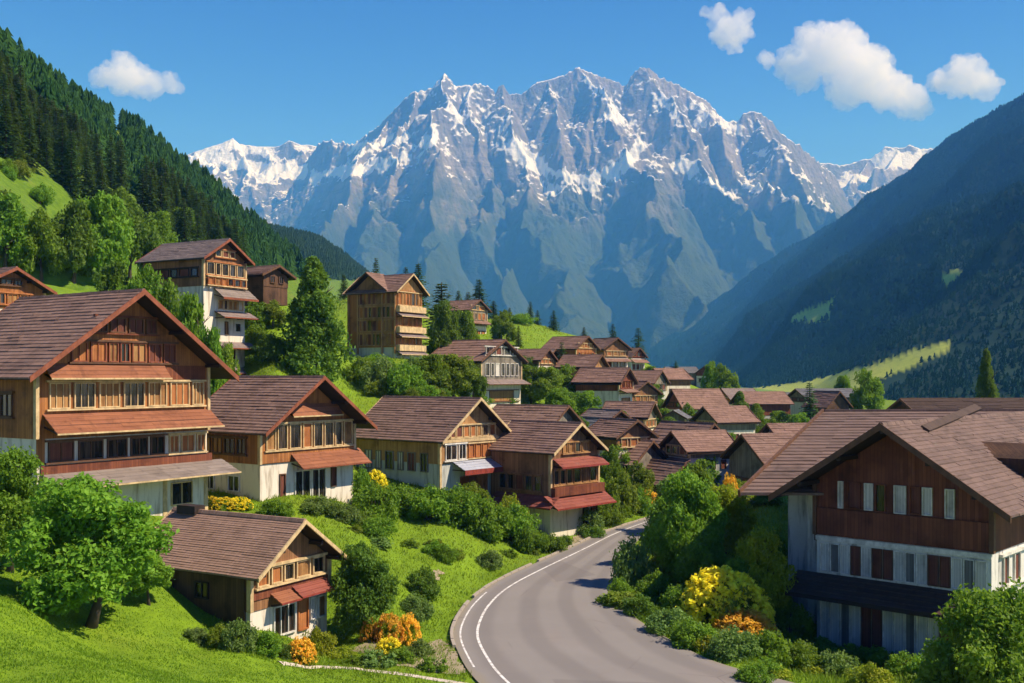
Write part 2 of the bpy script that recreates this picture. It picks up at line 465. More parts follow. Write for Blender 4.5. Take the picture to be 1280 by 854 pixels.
# grass / meadow ground
def mat_grass(name, lawn, dark, dry, dry_amt=.35, fine=True):
    t = NT(name); p = t.pos()
    a = t.noise(p, .11, 5, .6); b = t.noise(t.scl(p, 1, .55, 1), .9, 5, .65); c0 = t.noise(p, 7.0, 4, .7)
    c = t.mix(t.n_map(b, .3, .7), dark, lawn)
    c = t.mix(t.n_map(a, .52, .72, 0, dry_amt), c, dry)
    c = t.mix(t.n_map(c0, .45, .75, 0, .55), c, tuple(v * .5 for v in dark))
    return t.done(t.princ(c, .85, t.bump(c0, .6, .06), .12))
M['grass'] = mat_grass('grass_ground', (.165, .265, .012), (.12, .20, .011), (.22, .25, .03))
link('ground', np_mesh('ground', V_ground, F_ground, M['grass'], True)); tag(bpy.data.objects['ground'], kind='structure')

# left hill: a slope climbing to a crest parallel to the valley
hy = np.exp(np.linspace(math.log(75.0), math.log(3600.0), 330)); hx = np.linspace(-560, 30, 300)
HYY, HXX = np.meshgrid(hy, hx, indexing='ij')
def lefthill_z(x, y):
    sl_ = .75 + .05 * np.sin(y / 210.0)
    z = sl_ * -x - 29.0
    n = fbm(x / 90, y / 140, 5, 41) * np.clip((z + 30) / 80, 0, 1)
    z = z + 9 * n + 2.2 * fbm(x / 18, y / 22, 4, 43) * np.clip((z + 10) / 60, 0, 1)
    crest = 228.0 - 6 * np.sin(y / 170.0 + .7) - 110 * sstep(1900, 3300, y) - 66 * np.exp(-((y - 900) / 430.0) ** 2) + 8 * fbm(y / 150, y * 0 + 3.3, 3, 47)
    ov = z - crest
    z = np.where(ov > -30, crest - 30 + 60 * (1 - np.exp(-(ov + 30) / 60)) * .5 - np.maximum(ov - 40, 0) * .55, z)
    z = z - 17 * np.exp(-((y - 800) / 420.0) ** 2)
    return z - 60 * sstep(2300, 3500, y) - 50 * (1 - sstep(84, 135, y))
HZZ = lefthill_z(HXX, HYY)
V_lh = np.stack([HXX, HYY, HZZ], -1).reshape(-1, 3); F_lh = grid_faces(*HXX.shape)
M['hill_grass'] = mat_grass('hill_grass', (.125, .21, .016), (.07, .14, .012), (.17, .19, .035), .55)
link('hill', np_mesh('hill', V_lh, F_lh, M['hill_grass'], True)); tag(bpy.data.objects['hill'], kind='structure')

# right hill: ruled between a foot line and a crest line
cr = [(1700, -80, 2200), (1500, 10, 2800), (1390, 62, 3200), (1280, 130, 3600), (1180, 190, 4000), (1120, 232, 4300), (1060, 272, 4600), (1000, 312, 4950), (940, 352, 5300), (880, 388, 5650), (820, 418, 6000), (770, 445, 6300), (700, 466, 6600)]
cr = np.array([tuple(at(*c)) for c in cr])
ft = np.array([(330, 330), (300, 420), (275, 500), (262, 640), (270, 850), (300, 1100), (345, 1500), (430, 2200), (520, 3000), (575, 3900), (560, 4900), (470, 5800), (330, 6500)], float)
ns, nt_ = 520, 360
sp = np.linspace(0, len(cr) - 1, ns); ii = np.arange(len(cr))
def smooth_interp(v):
    y = np.interp(sp, ii, v); k = np.hanning(41); k /= k.sum(); return np.convolve(np.pad(y, 20, 'edge'), k, 'valid')
C_ = np.stack([np.interp(sp, ii, cr[:, k]) for k in range(3)], 1)
F_ = np.stack([smooth_interp(ft[:, 0]), smooth_interp(ft[:, 1])], 1)
tt = np.linspace(-.04, 1.12, nt_)
T2 = tt[None, :]
RX = F_[:, :1] + (C_[:, :1] - F_[:, :1]) * T2; RY = F_[:, 1:2] + (C_[:, 1:2] - F_[:, 1:2]) * T2
zf = -19.0
prof = np.where(T2 < 1, 1.09 * T2 - .09 * (1 - np.exp(-np.maximum(T2, 0) / .12)), 1 - (T2 - 1) * 1.4)
RZ = zf + (C_[:, 2:3] - zf) * prof
relief = np.clip(T2 * 6, 0, 1) * np.clip((1.02 - T2) * 6 + .12, 0, 1)
RZ = RZ + relief * (60 * fbm(RX / 900, RY / 900, 3, 61) + 45 * (ridged(RX / 620, RY / 620, 4, 63) - .7) + 8 * fbm(RX / 110, RY / 110, 4, 65)) + 7 * fbm(RX / 60, RY / 60, 3, 67) * np.clip(T2 * 5, 0, 1)
V_rh = np.stack([RX, RY, RZ], -1).reshape(-1, 3); F_rh = grid_faces(ns, nt_)
meadows = [[(925, 500), (933, 486), (1010, 476), (1090, 455), (1150, 436), (1188, 427), (1186, 440), (1130, 462), (1100, 474), (1085, 505)],
           [(980, 402), (1000, 390), (1048, 371), (1040, 384), (1036, 398), (1022, 404)], [(1172, 350), (1196, 334), (1204, 342), (1186, 356)]]
def mat_far_hill():
    t = NT('hill_meadow'); p = t.pos(); an = t.n('Attribute', attribute_name='meadow')
    a = t.noise(p, .02, 5, .65); b = t.noise(p, .15, 4, .6)
    g = t.mix(a, (.30, .40, .05), (.42, .44, .10)); g = t.mix(t.n_map(b, .4, .8, 0, .5), g, (.15, .23, .04))
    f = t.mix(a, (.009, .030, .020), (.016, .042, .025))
    return t.done(t.princ(t.mix(an.outputs['Fac'], f, g), .9, None, .1))
M['hill_meadow'] = mat_far_hill()
mu, mv = CX + F * RX.ravel() / RY.ravel(), HY - F * RZ.ravel() / RY.ravel(); mk = np.zeros(len(mu))
for poly in meadows: mk = np.maximum(mk, inside(poly, mu, mv).astype(float))
link('hill', np_mesh('hill_far', V_rh, F_rh, M['hill_meadow'], True, {'meadow': mk}))
tag(bpy.data.objects['hill.001'], kind='structure')

BV = BVHTree.FromPolygons([tuple(v) for v in np.concatenate([V_ground, V_lh])],
                          [tuple(f) for f in np.concatenate([F_ground, F_lh + len(V_ground)])])
def hit(px, py, D=None):
    """ground point under a photo pixel (D: at this depth, dropped on the ground there)"""
    if D is not None:
        p = at(px, py, D); return drop(p.x, p.y, p.z)
    r = BV.ray_cast(Vector((0, 0, 0)), at(px, py, 1.0).normalized(), 5000)
    return r[0] if r[0] else None
def drop(x, y, zdef=-13.5):
    r = BV.ray_cast(Vector((x, y, 400)), Vector((0, 0, -1)), 900)
    return r[0] if r[0] else Vector((x, y, zdef))

# ------------------------------------------------------------------ road, kerb, markings, paths
def strip(name, A, B, z, mat, kind='structure', nsub=6, crown=0.0):
    A = np.asarray(A); B = np.asarray(B); t = np.linspace(0, 1, nsub + 1)
    P = A[:, None] * (1 - t)[None, :, None] + B[:, None] * t[None, :, None]
    zz = z + crown * 4 * t * (1 - t)
    V = np.concatenate([P, np.broadcast_to(zz[None, :, None], P.shape[:2] + (1,))], -1).reshape(-1, 3)
    return tag(link(name, np_mesh(name, V, grid_faces(len(A), nsub + 1)[:, ::-1], mat, True, {'across': np.tile(t, len(A))})), kind=kind)
def mat_asphalt():
    t = NT('asphalt'); p = t.pos()
    a = t.noise(p, .25, 5, .6); b = t.noise(p, 22, 4, .75); w = t.noise(t.scl(p, 1, .35, 1), .5, 5, .6)
    c = t.mix(a, (.192, .172, .155), (.25, .226, .205)); c = t.mix(t.n_map(w, .5, .72, 0, .45), c, (.235, .198, .176))
    c = t.mix(t.n_map(b, .5, .8, 0, .5), c, (.10, .085, .08))
    ac = t.n('Attribute', attribute_name='across').outputs['Fac']
    trk = t.math('ABSOLUTE', t.math('SUBTRACT', t.math('FRACT', t.math('MULTIPLY', t.math('ADD', ac, t.math('MULTIPLY_ADD', w, .06, -.03)), 4.0)), .5))
    c = t.mix(t.n_map(trk, .12, .34, .32, 0), c, (.115, .10, .094))
    edge = t.math('ABSOLUTE', t.math('SUBTRACT', ac, .5)); c = t.mix(t.n_map(t.math('ADD', edge, t.math('MULTIPLY_ADD', a, .10, -.05)), .455, .50, 0, .6), c, (.24, .20, .13))
    pt = t.n('TexVoronoi'); t.l(t.scl(p, 1, .5, 1), pt.inputs['Vector']); pt.inputs['Scale'].default_value = .28
    sc3 = t.n('SeparateXYZ'); t.l(pt.outputs['Color'], sc3.inputs[0]); c = t.mix(t.math('MULTIPLY', t.math('GREATER_THAN', sc3.outputs[0], .86), .30), c, (.12, .105, .10))
    v = t.n('TexVoronoi', feature='DISTANCE_TO_EDGE'); t.l(p, v.inputs['Vector']); v.inputs['Scale'].default_value = .21
    ck = t.math('LESS_THAN', v.outputs['Distance'], .006)
    c = t.mix(t.math('MULTIPLY', ck, t.n_map(w, .5, .62, 0, .35)), c, (.10, .088, .08))
    return t.done(t.princ(c, .85, t.bump(b, .35, .01), .25))
M['asphalt'] = mat_asphalt()
strip('road', rL, rR, ROAD_Z, M['asphalt'], nsub=10)
def mat_paint():
    t = NT('road_paint'); p = t.pos(); a = t.noise(p, 3.5, 5, .7)
    return t.done(t.princ(t.mix(t.n_map(a, .42, .66, 0, .85), (.72, .69, .64), (.30, .26, .23)), .7))
M['paint'] = mat_paint()
M['gravel'] = (lambda t: t.done(t.princ(t.mix(t.noise(t.pos(), 5, 5, .75), (.20, .17, .09), (.40, .32, .22)), .9, t.bump(t.noise(t.pos(), 16, 4, .7), .6, .03))))(NT('gravel'))
M['stone'] = (lambda t: t.done(t.princ(t.mix(t.noise(t.pos(), 3, 5, .7), (.26, .22, .18), (.42, .36, .29)), .9, t.bump(t.noise(t.pos(), 9, 4, .7), .5, .03))))(NT('kerb_stone'))
wdt = np.linalg.norm(rR - rL, axis=1, keepdims=True); un = (rR - rL) / wdt
sm = np.linspace(0, 1, NR)
def line_off(d0, d1, i0, i1, z, name):
    strip(name, (rL + un * d0)[i0:i1], (rL + un * d1)[i0:i1], z, M['paint'], nsub=1)
line_off(1.24, 1.38, 0, 120, ROAD_Z + .006, 'road_marking')
line_off(.34, .44, 30, 56, ROAD_Z + .006, 'road_marking')
# raised kerb stones along the outer edge
k = MB(); 
dl = np.concatenate([[0], np.cumsum(np.linalg.norm(np.diff(rL, axis=0), axis=1))])
s_ = 24.0
while s_ < dl[-1] - 12:
    Lk = 1.3; a = [np.interp(s_ + .03, dl, rL[:, j]) for j in (0, 1)]; b = [np.interp(s_ + Lk - .03, dl, rL[:, j]) for j in (0, 1)]
    d = np.array(b) - np.array(a); d /= np.linalg.norm(d); nrm = np.array([-d[1], d[0]])
    if nrm @ (np.array([np.interp(s_, dl, rR[:, j]) for j in (0, 1)]) - a) > 0: nrm = -nrm
    h = .10 + random.uniform(-.02, .02); w_ = .16
    q = [(a[0], a[1]), (b[0], b[1]), (b[0] + nrm[0] * w_, b[1] + nrm[1] * w_), (a[0] + nrm[0] * w_, a[1] + nrm[1] * w_)]
    q = q[::-1] if (d[0] * nrm[1] - d[1] * nrm[0]) < 0 else q
    if random.random() < .9: k.hexa([(x, y, ROAD_Z - .2) for x, y in q] + [(x, y, ROAD_Z + h) for x, y in q])
    s_ += Lk
tag(k.build('kerb', M['stone']), kind='structure')

M['path_stone'] = (lambda t: t.done(t.princ(t.mix(t.noise(t.pos(), 3, 5, .7), (.42, .35, .28), (.60, .52, .43)), .9, t.bump(t.noise(t.pos(), 9, 4, .7), .5, .03))))(NT('path_stone'))
def draped(name, poly_px, mat, lift=.03, res=.35):
    """a thin sheet of ground cover laid on the terrain inside a world polygon"""
    P = [hit(*p)[:2] for p in poly_px]; xs = [p[0] for p in P]; ys_ = [p[1] for p in P]
    gx = np.arange(min(xs) - res, max(xs) + res, res); gy = np.arange(min(ys_) - res, max(ys_) + res, res)
    X, Y = np.meshgrid(gx, gy); fz = [drop(x, y).z + lift for x, y in zip(X.ravel(), Y.ravel())]
    fs = grid_faces(*X.shape); cxy = np.stack([X.ravel(), Y.ravel()], 1)[fs].mean(1)
    jit = .3 * fbm(cxy[:, 0] * 1.2, cxy[:, 1] * 1.2, 3, 5)
    keep = inside(P, cxy[:, 0] + jit, cxy[:, 1] + jit)
    return tag(link(name, np_mesh(name, np.stack([X.ravel(), Y.ravel(), np.array(fz)], 1), fs[keep], mat, True)), kind='structure')
def ribbon(name, c_px, w, mat, lift=.05):
    P = resample([tuple(hit(*p)[:2]) for p in c_px], 70); d = np.gradient(P, axis=0); d /= np.linalg.norm(d, axis=1, keepdims=True); nn = np.stack([-d[:, 1], d[:, 0]], 1)
    V = []
    for p, n_ in zip(P, nn):
        ww = w * random.uniform(.85, 1.15)
        for k_ in (-1, -.33, .33, 1):
            q = p + n_ * ww / 2 * k_; V.append((q[0], q[1], drop(q[0], q[1]).z + lift * (1 if abs(k_) < 1 else .2)))
    tag(link(name, np_mesh(name, V, grid_faces(70, 4), mat, True)), kind='structure')
ribbon('path', [(350, 829), (420, 832), (490, 842), (545, 849), (585, 856)], .42, M['path_stone'])
draped('gravel_patch', [(508, 730), (545, 713), (556, 717), (530, 734)], M['gravel'], .05, .12)
draped('gravel_patch', [(430, 815), (480, 800), (525, 806), (548, 800), (568, 815), (582, 842), (556, 843), (500, 832)], M['gravel'], .03, .12)
draped('gravel_patch', [(700, 690), (722, 668), (742, 660), (758, 662), (722, 680)], M['gravel'], .03, .2)

# ------------------------------------------------------------------ mountains
def ridge_set(lines):
    segs = []
    for L in lines:
        P = [tuple(at(*p)) for p in L]
        segs += list(zip(P[:-1], P[1:]))
    return segs
def field(X, Y, segs, steep, flat, scale):
    H = np.full(X.shape, -1e9)
    for (a, b) in segs:
        ax, ay, az = a; bx, by, bz = b; dx, dy = bx - ax, by - ay; l2 = dx * dx + dy * dy + 1e-9
        t = np.clip(((X - ax) * dx + (Y - ay) * dy) / l2, 0, 1)
        d = np.hypot(X - ax - t * dx, Y - ay - t * dy)
        h = az + t * (bz - az) - flat * d - (steep - flat) * scale * (1 - np.exp(-d / scale))
        H = np.maximum(H, h)
    return H
crest_main = [(400, 183, 9300), (435, 183, 9000), (450, 172, 8800), (470, 160, 8700), (490, 140, 8600), (505, 122, 8550), (520, 113, 8500), (540, 110, 8500), (548, 98, 8500), (556, 90, 8500), (563, 100, 8500), (572, 108, 8520), (590, 109, 8520), (600, 105, 8520), (615, 109, 8500), (620, 120, 8500), (625, 107, 8500), (630, 107, 8500), (634, 121, 8500), (645, 117, 8500), (655, 116, 8500), (668, 106, 8500), (685, 101, 8500), (705, 96, 8500), (712, 89, 8500), (722, 82, 8500), (735, 90, 8500), (752, 94, 8500), (770, 101, 8500), (785, 106, 8500), (789, 95, 8500), (800, 83, 8500), (812, 85, 8500), (825, 96, 8500), (840, 103, 8500), (862, 116, 8500), (880, 125, 8520), (888, 131, 8540), (900, 145, 8560), (910, 153, 8580), (922, 153, 8600), (930, 142, 8600), (942, 138, 8600), (955, 144, 8600), (966, 152, 8620), (970, 161, 8640), (985, 173, 8700), (1000, 181, 8750), (1015, 196, 8800), (1030, 208, 8900), (1060, 240, 9100)]
spurs = [
 [(556, 91, 8500), (552, 120, 8280), (545, 155, 8050), (545, 205, 7700), (532, 265, 7250), (515, 335, 6700), (500, 400, 6200)],
 [(630, 108, 8500), (640, 165, 8200), (655, 225, 7800), (688, 300, 7200), (715, 365, 6600), (730, 420, 6100)],
 [(590, 109, 8520), (600, 180, 8150), (610, 250, 7700), (625, 320, 7150), (640, 400, 6400)],
 [(722, 83, 8500), (740, 108, 8330), (770, 143, 8120), (800, 185, 7850), (812, 225, 7600), (838, 300, 7000), (858, 375, 6400)],
 [(803, 84, 8500), (830, 130, 8300), (862, 168, 8100), (900, 216, 7800), (950, 268, 7400), (1000, 330, 6900)],
 [(942, 139, 8600), (965, 187, 8300), (1010, 240, 7950), (1060, 290, 7500)],
 [(862, 116, 8500), (900, 180, 8250), (950, 232, 7900), (1010, 290, 7400)],
 [(490, 140, 8600), (468, 190, 8250), (440, 245, 7850), (405, 300, 7350), (360, 360, 6800)],
 [(520, 113, 8500), (505, 170, 8200), (480, 245, 7700), (455, 320, 7000)],
 [(685, 101, 8500), (692, 150, 8200), (705, 200, 7850)],
]
gx = np.linspace(-3100, 3300, 980); gy = np.linspace(4500, 9600, 680)
GY, GX = np.meshgrid(gy, gx, indexing='ij')
spurs = [[(a_, b_, 8520 - (8520 - c_) * 1.55) for a_, b_, c_ in L_] for L_ in spurs]
wx = 150 * fbm(GX / 800, GY / 800, 4, 71); wy = 150 * fbm(GX / 700, GY / 700, 4, 73)
near_crest = np.clip(np.abs(GY - 8550) / 420, 0, 1); far_crest = np.clip(np.abs(GY - 8550) / 1500, 0, 1)
H = np.maximum(field(GX + wx * near_crest * .4, GY + wy * near_crest * .4, ridge_set([crest_main]), 1.9, 1.15, 500), field(GX + wx * near_crest, GY + wy * near_crest, ridge_set(spurs), 1.5, 1.02, 350))
rg = ridged(GX / 820 + GY / 2600, GY / 1150, 6, 81, .46); rg2 = ridged(GX / 150 + wx / 60, GY / 190, 5, 83)
amp = np.clip((H + 200) / 700, 0, 1)
H = H + amp * ((rg - .85) * 150 * (.06 + .94 * far_crest) + (rg2 - .85) * 24 * (.35 + .65 * near_crest) * (.35 + .65 * np.clip((H - 500) / 900, 0, 1)) + (ridged(GX / 60 + GY / 300, GY / 85, 4, 89) - .8) * 14 * np.clip((H - 300) / 900, .25, 1))
H = np.maximum(H, -60)
SNOW = [([(250, 196), (285, 205), (330, 216), (372, 212)], 11, .9), ([(262, 186), (292, 180), (345, 196)], 9, .5), ([(394, 224), (460, 210), (517, 192), (548, 168)], 9, .8), ([(440, 190), (470, 182), (500, 172), (520, 165)], 8, .6), ([(505, 130), (535, 150)], 8, .3),
        ([(548, 110), (570, 135), (600, 160), (640, 185)], 22, .38), ([(590, 118), (610, 150), (650, 190), (690, 235)], 20, .38), ([(640, 182), (684, 214), (727, 224), (767, 218), (802, 182)], 11, .95), ([(690, 235), (720, 238), (745, 232)], 8, .7), ([(735, 100), (765, 135), (792, 160)], 10, .5),
        ([(812, 100), (835, 140), (860, 160)], 12, .42), ([(846, 205), (880, 225), (915, 242)], 9, .8), ([(865, 130), (900, 155), (925, 160)], 9, .5), ([(800, 195), (830, 215), (850, 230)], 8, .4), ([(935, 232), (965, 238), (1000, 250), (1030, 262)], 9, .7), ([(960, 190), (1000, 215), (1025, 240)], 10, .4), ([(1100, 196), (1125, 198), (1150, 206)], 10, .8), ([(1060, 225), (1090, 240)], 8, .5)]
def snow_attr(X, Y, Z):
    u, v = CX + F * X / Y, HY - F * Z / Y; u = u + 7 * fbm(X / 260, Z / 260, 4, 201); v = v + 7 * fbm(X / 260, Z / 260, 4, 203); b = np.zeros(X.shape)
    for P, w, k_ in SNOW:
        for (x0, y0), (x1, y1) in zip(P[:-1], P[1:]):
            dx, dy = x1 - x0, y1 - y0; t = np.clip(((u - x0) * dx + (v - y0) * dy) / (dx * dx + dy * dy), 0, 1)
            b = np.maximum(b, k_ * np.exp(-((u - x0 - t * dx) ** 2 + (v - y0 - t * dy) ** 2) / (w * w)))
    return b.ravel()
def mat_rock():
    t = NT('mountain_rock'); p = t.pos(); g = t.n('NewGeometry'); sep = t.n('SeparateXYZ'); t.l(p, sep.inputs[0])
    sn = t.n('SeparateXYZ'); t.l(g.outputs['Normal'], sn.inputs[0]); z = sep.outputs[2]; nz = sn.outputs[2]
    big = t.noise(p, .0016, 6, .62); mid = t.noise(t.scl(p, .0075, .004, .0045), 1.0, 6, .66, .6); fine = t.noise(p, .022, 6, .72)
    strata = t.noise(t.scl(p, .002, .002, .03), 1.0, 5, .65, .4)
    rock = t.mix(mid, (.08, .078, .075), (.25, .232, .208)); rock = t.mix(t.n_map(big, .46, .62, 0, .75), rock, (.29, .255, .225))
    rock = t.mix(t.n_map(strata, .5, .7, 0, .6), rock, (.075, .072, .078)); rock = t.mix(t.n_map(fine, .52, .72, 0, .6), rock, (.05, .05, .056))
    zz = t.math('ADD', z, t.math('MULTIPLY_ADD', big, 800.0, -400.0))
    veg = t.n_map(t.math('ADD', zz, t.math('MULTIPLY_ADD', mid, 1100.0, -550.0)), 850, 1650, 1, 0)
    rock = t.mix(t.math('MULTIPLY', veg, .95), rock, t.mix(fine, (.022, .044, .018), (.055, .085, .028)))
    # snow: lies where the face is less steep, in wide broken patches and streaks down the gullies, only high up
    gl = t.noise(t.scl(p, .0135, .0022, .0030), 1.0, 5, .62, .5)
    s = t.math('ADD', t.math('MINIMUM', t.math('MULTIPLY', t.math('SUBTRACT', zz, 1350.0), 1 / 2600.0), .16), t.math('MULTIPLY_ADD', nz, 1.15, -.72))
    s = t.math('ADD', s, t.math('MULTIPLY_ADD', t.noise(p, .0030, 5, .6), 1.5, -.75)); s = t.math('ADD', s, t.math('MULTIPLY_ADD', gl, .8, -.40))
    s = t.math('ADD', s, t.math('MULTIPLY_ADD', fine, .42, -.21)); sa = t.n('Attribute', attribute_name='snow').outputs['Fac']; s = t.math('ADD', s, t.math('MULTIPLY_ADD', sa, .80, -.15))
    sf = t.math('MULTIPLY', t.n_map(s, .06, .26), t.n_map(zz, 950, 1300))
    c = t.mix(sf, rock, (.72, .74, .78))
    return t.done(t.princ(c, .85, t.bump(t.math('ADD', mid, t.math('MULTIPLY', fine, 1.2)), 1.0, 22.0), .1))
M['rock'] = mat_rock()
tag(link('mountain', np_mesh('mountain', np.stack([GX, GY, H], -1).reshape(-1, 3), grid_faces(*GX.shape), M['rock'], True, {'snow': snow_attr(GX, GY, H)})), kind='structure')
# the lower ranges beyond it on either side
crest_l = [(180, 215, 10400), (243, 190, 10400), (262, 186, 10400), (280, 179, 10400), (292, 172, 10400), (300, 180, 10400), (330, 183, 10400), (350, 184, 10400), (362, 176, 10400), (375, 181, 10400), (400, 184, 10400), (435, 182, 10400), (470, 200, 10400)]
spur_l = [[(292, 173, 10400), (300, 215, 9900), (325, 250, 9300), (340, 300, 8600)], [(362, 177, 10400), (385, 215, 9900), (400, 250, 9400)], [(243, 190, 10400), (262, 220, 9800), (290, 262, 9100)], [(330, 183, 10400), (350, 215, 9900)]]
crest_r = [(990, 215, 10600), (1030, 208, 10600), (1060, 206, 10600), (1085, 202, 10600), (1105, 190, 10600), (1125, 186, 10600), (1150, 188, 10600), (1175, 190, 10600), (1200, 184, 10600), (1260, 195, 10600)]
spur_r = [[(1125, 187, 10600), (1095, 225, 10100), (1060, 262, 9500)], [(1085, 203, 10600), (1060, 235, 10100)], [(1175, 190, 10600), (1150, 230, 10000), (1110, 280, 9300)]]
for cl, x0, x1, sd in ((([crest_l] + spur_l), -4300, -900, 91), (([crest_r] + spur_r), 2200, 5400, 95)):
    gx = np.linspace(x0, x1, 420); gy = np.linspace(8000, 11300, 330); Y2, X2 = np.meshgrid(gy, gx, indexing='ij')
    nc_ = np.clip(np.abs(Y2 - 10450) / 350, .1, 1)
    h = field(X2 + 70 * fbm(X2 / 600, Y2 / 600, 4, sd) * nc_, Y2, ridge_set(cl), 1.2, .6, 420)
    am = np.clip((h + 200) / 700, 0, 1)
    h = h + am * nc_ * ((ridged(X2 / 620, Y2 / 760, 6, sd + 1) - .85) * 130 + (ridged(X2 / 150, Y2 / 220, 5, sd + 2) - .85) * 30) + 4 * fbm(X2 / 40, Y2 / 40, 3, sd + 3)
    tag(link('mountain', np_mesh('mountain', np.stack([X2, Y2, np.maximum(h, -60)], -1).reshape(-1, 3), grid_faces(*X2.shape), M['rock'], True, {'snow': snow_attr(X2, Y2, h)})), kind='structure')

# ------------------------------------------------------------------ air
hz = MB().box(-6500, 7000, -60, 11600, -62, 2740).build('haze', None)
hm = bpy.data.materials.new('haze_air'); hm.use_nodes = True; ht = hm.node_tree; ht.nodes.clear()
hv = ht.nodes.new('ShaderNodeVolumePrincipled'); ho = ht.nodes.new('ShaderNodeOutputMaterial')
hv.inputs['Color'].default_value = (.09, .36, 1.0, 1); hv.inputs['Density'].default_value = 1.08e-4
hv.inputs['Absorption Color'].default_value = (1, 1, 1, 1); hv.inputs['Anisotropy'].default_value = 0.0
ht.links.new(hv.outputs[0], ho.inputs['Volume']); hz.data.materials.append(hm); tag(hz, kind='stuff')
#SECTION3
# ------------------------------------------------------------------ foliage
def leaf_cloud(rg_, centres, radii, per, size, flat=.0, up=.35, squash=.85, shell=.55):
    """leaf-sized rhombi spread through clumps; returns verts, faces"""
    n = len(centres); idx = np.repeat(np.arange(n), per) if np.isscalar(per) else np.repeat(np.arange(n), per)
    N = len(idx)
    d = rg_.normal(size=(N, 3)); d /= np.linalg.norm(d, axis=1, keepdims=True)
    r = radii[idx] * (shell + (1 - shell) * rg_.random(N) ** .6) * (1 + .18 * rg_.normal(size=N))
    p = centres[idx] + d * r[:, None] * np.array([1, 1, squash])
    nrm = d * .75 + rg_.normal(size=(N, 3)) * .65 + np.array([0, 0, up]); nrm /= np.linalg.norm(nrm, axis=1, keepdims=True)
    a = np.cross(nrm, rg_.normal(size=(N, 3))); a /= np.linalg.norm(a, axis=1, keepdims=True) + 1e-9
    b = np.cross(nrm, a); s = size * (.65 + .7 * rg_.random(N))[:, None]
    bend = nrm * s * .22
    v = np.stack([p - a * s, p + b * s * .55 - bend * 0, p + a * s - bend, p - b * s * .55], 1)
    return v.reshape(-1, 3), np.arange(4 * N).reshape(-1, 4)

def merge(parts):
    V, Fs, o = [], [], 0
    for v, f in parts: V.append(v); Fs.append(np.asarray(f) + o); o += len(v)
    return np.concatenate(V), np.concatenate(Fs)

def crown(seed, n, per, leaf, shape='round', clump=.30, gap=.12):
    """unit crown: radius about 1, height 0..2 for round, 0..3 for tall ones"""
    g = np.random.default_rng(seed); C = []; Rr = []
    lob = g.normal(size=(6, 3)); lob /= np.linalg.norm(lob, axis=1, keepdims=True); la = (.12 + .22 * g.random(6)) * (2.0 if shape == 'dome' else 1.0)
    while len(C) < n:
        d = g.normal(size=3); d /= np.linalg.norm(d)
        rad = 1.0 + sum(a * max(0, d @ l) ** 3 for a, l in zip(la, lob)) - gap * g.random()
        t = (.35 + .65 * g.random() ** .45)
        p = d * rad * t * .82
        if shape == 'round': q = np.array([p[0], p[1], 1.0 + p[2] * .92]); cr_ = clump * (.7 + .6 * g.random())
        elif shape == 'dome':
            q = np.array([p[0], p[1], .12 + abs(p[2]) * .95]); cr_ = clump * (.7 + .6 * g.random())
        elif shape == 'tall':
            h = g.random() ** .8; w = (1 - h) ** .78 * (.55 + .45 * min(1, h * 6)); a = g.random() * 6.283; rr = w * (.35 + .65 * g.random() ** .5) * (1 + .2 * math.sin(3 * a + h * 9))
            q = np.array([math.cos(a) * rr, math.sin(a) * rr, .1 + 2.85 * h]); cr_ = clump * (.55 + .5 * g.random()) * (.5 + .6 * w)
        elif shape == 'lobed':
            if not C: LB = [(np.array([math.cos(a_) * r_2, math.sin(a_) * r_2, z_]), q_) for a_, r_2, z_, q_ in [(0.3, .46, .72, .50), (1.7, .50, .95, .46), (2.9, .55, .62, .44), (4.2, .48, 1.0, .48), (5.3, .52, .66, .44), (.9, .20, 1.50, .44), (3.7, .26, 1.42, .42), (5.0, .1, 1.15, .5), (2.2, .62, .36, .3), (6.0, .66, .42, .3)]]
            lc, lr = LB[int(g.integers(len(LB)))]; q = lc * (1 + .0) + d * lr * (.55 + .5 * g.random()) * np.array([1, 1, .8]); cr_ = clump * (.5 + .6 * g.random())
        C.append(q); Rr.append(cr_)
    return leaf_cloud(g, np.array(C), np.array(Rr), per, leaf)

def limbs(seed, h0, spread, top, r0, n=7, lean=.06):
    """tapered trunk with limbs that reach into the crown"""
    g = random.Random(seed); b = MB(); pts = []; x = y = 0
    for i in range(7):
        t = i / 6; pts.append((x, y, -.25 * h0 * (i == 0) + top * t)); x += g.uniform(-lean, lean) * top; y += g.uniform(-lean, lean) * top
    rad = [r0 * 1.45] + [r0 * (1 - .8 * i / 6) for i in range(1, 7)]
    b.tube(pts, rad, 9)
    for k in range(n):
        t = h0 / top + (1 - h0 / top) * (k + .3) / n * .85; i = min(5, int(t * 6)); f = t * 6 - i
        p0 = Vector(pts[i]).lerp(Vector(pts[i + 1]), f); a = k * 2.4 + g.random(); L = spread * g.uniform(.6, .95) * (1 - .35 * t)
        p1 = p0 + Vector((math.cos(a) * L * .5, math.sin(a) * L * .5, L * .38)); p2 = p0 + Vector((math.cos(a) * L, math.sin(a) * L, L * .62))
        rr = r0 * (.5 - .3 * t); b.tube([p0, p1, p2], [rr, rr * .6, rr * .18], 6)
        for s in (-1, 1):
            q = p1 + Vector((math.cos(a + s * .9) * L * .4, math.sin(a + s * .9) * L * .4, L * .3)); b.tube([p1, q], [rr * .5, rr * .12], 5)
    return b

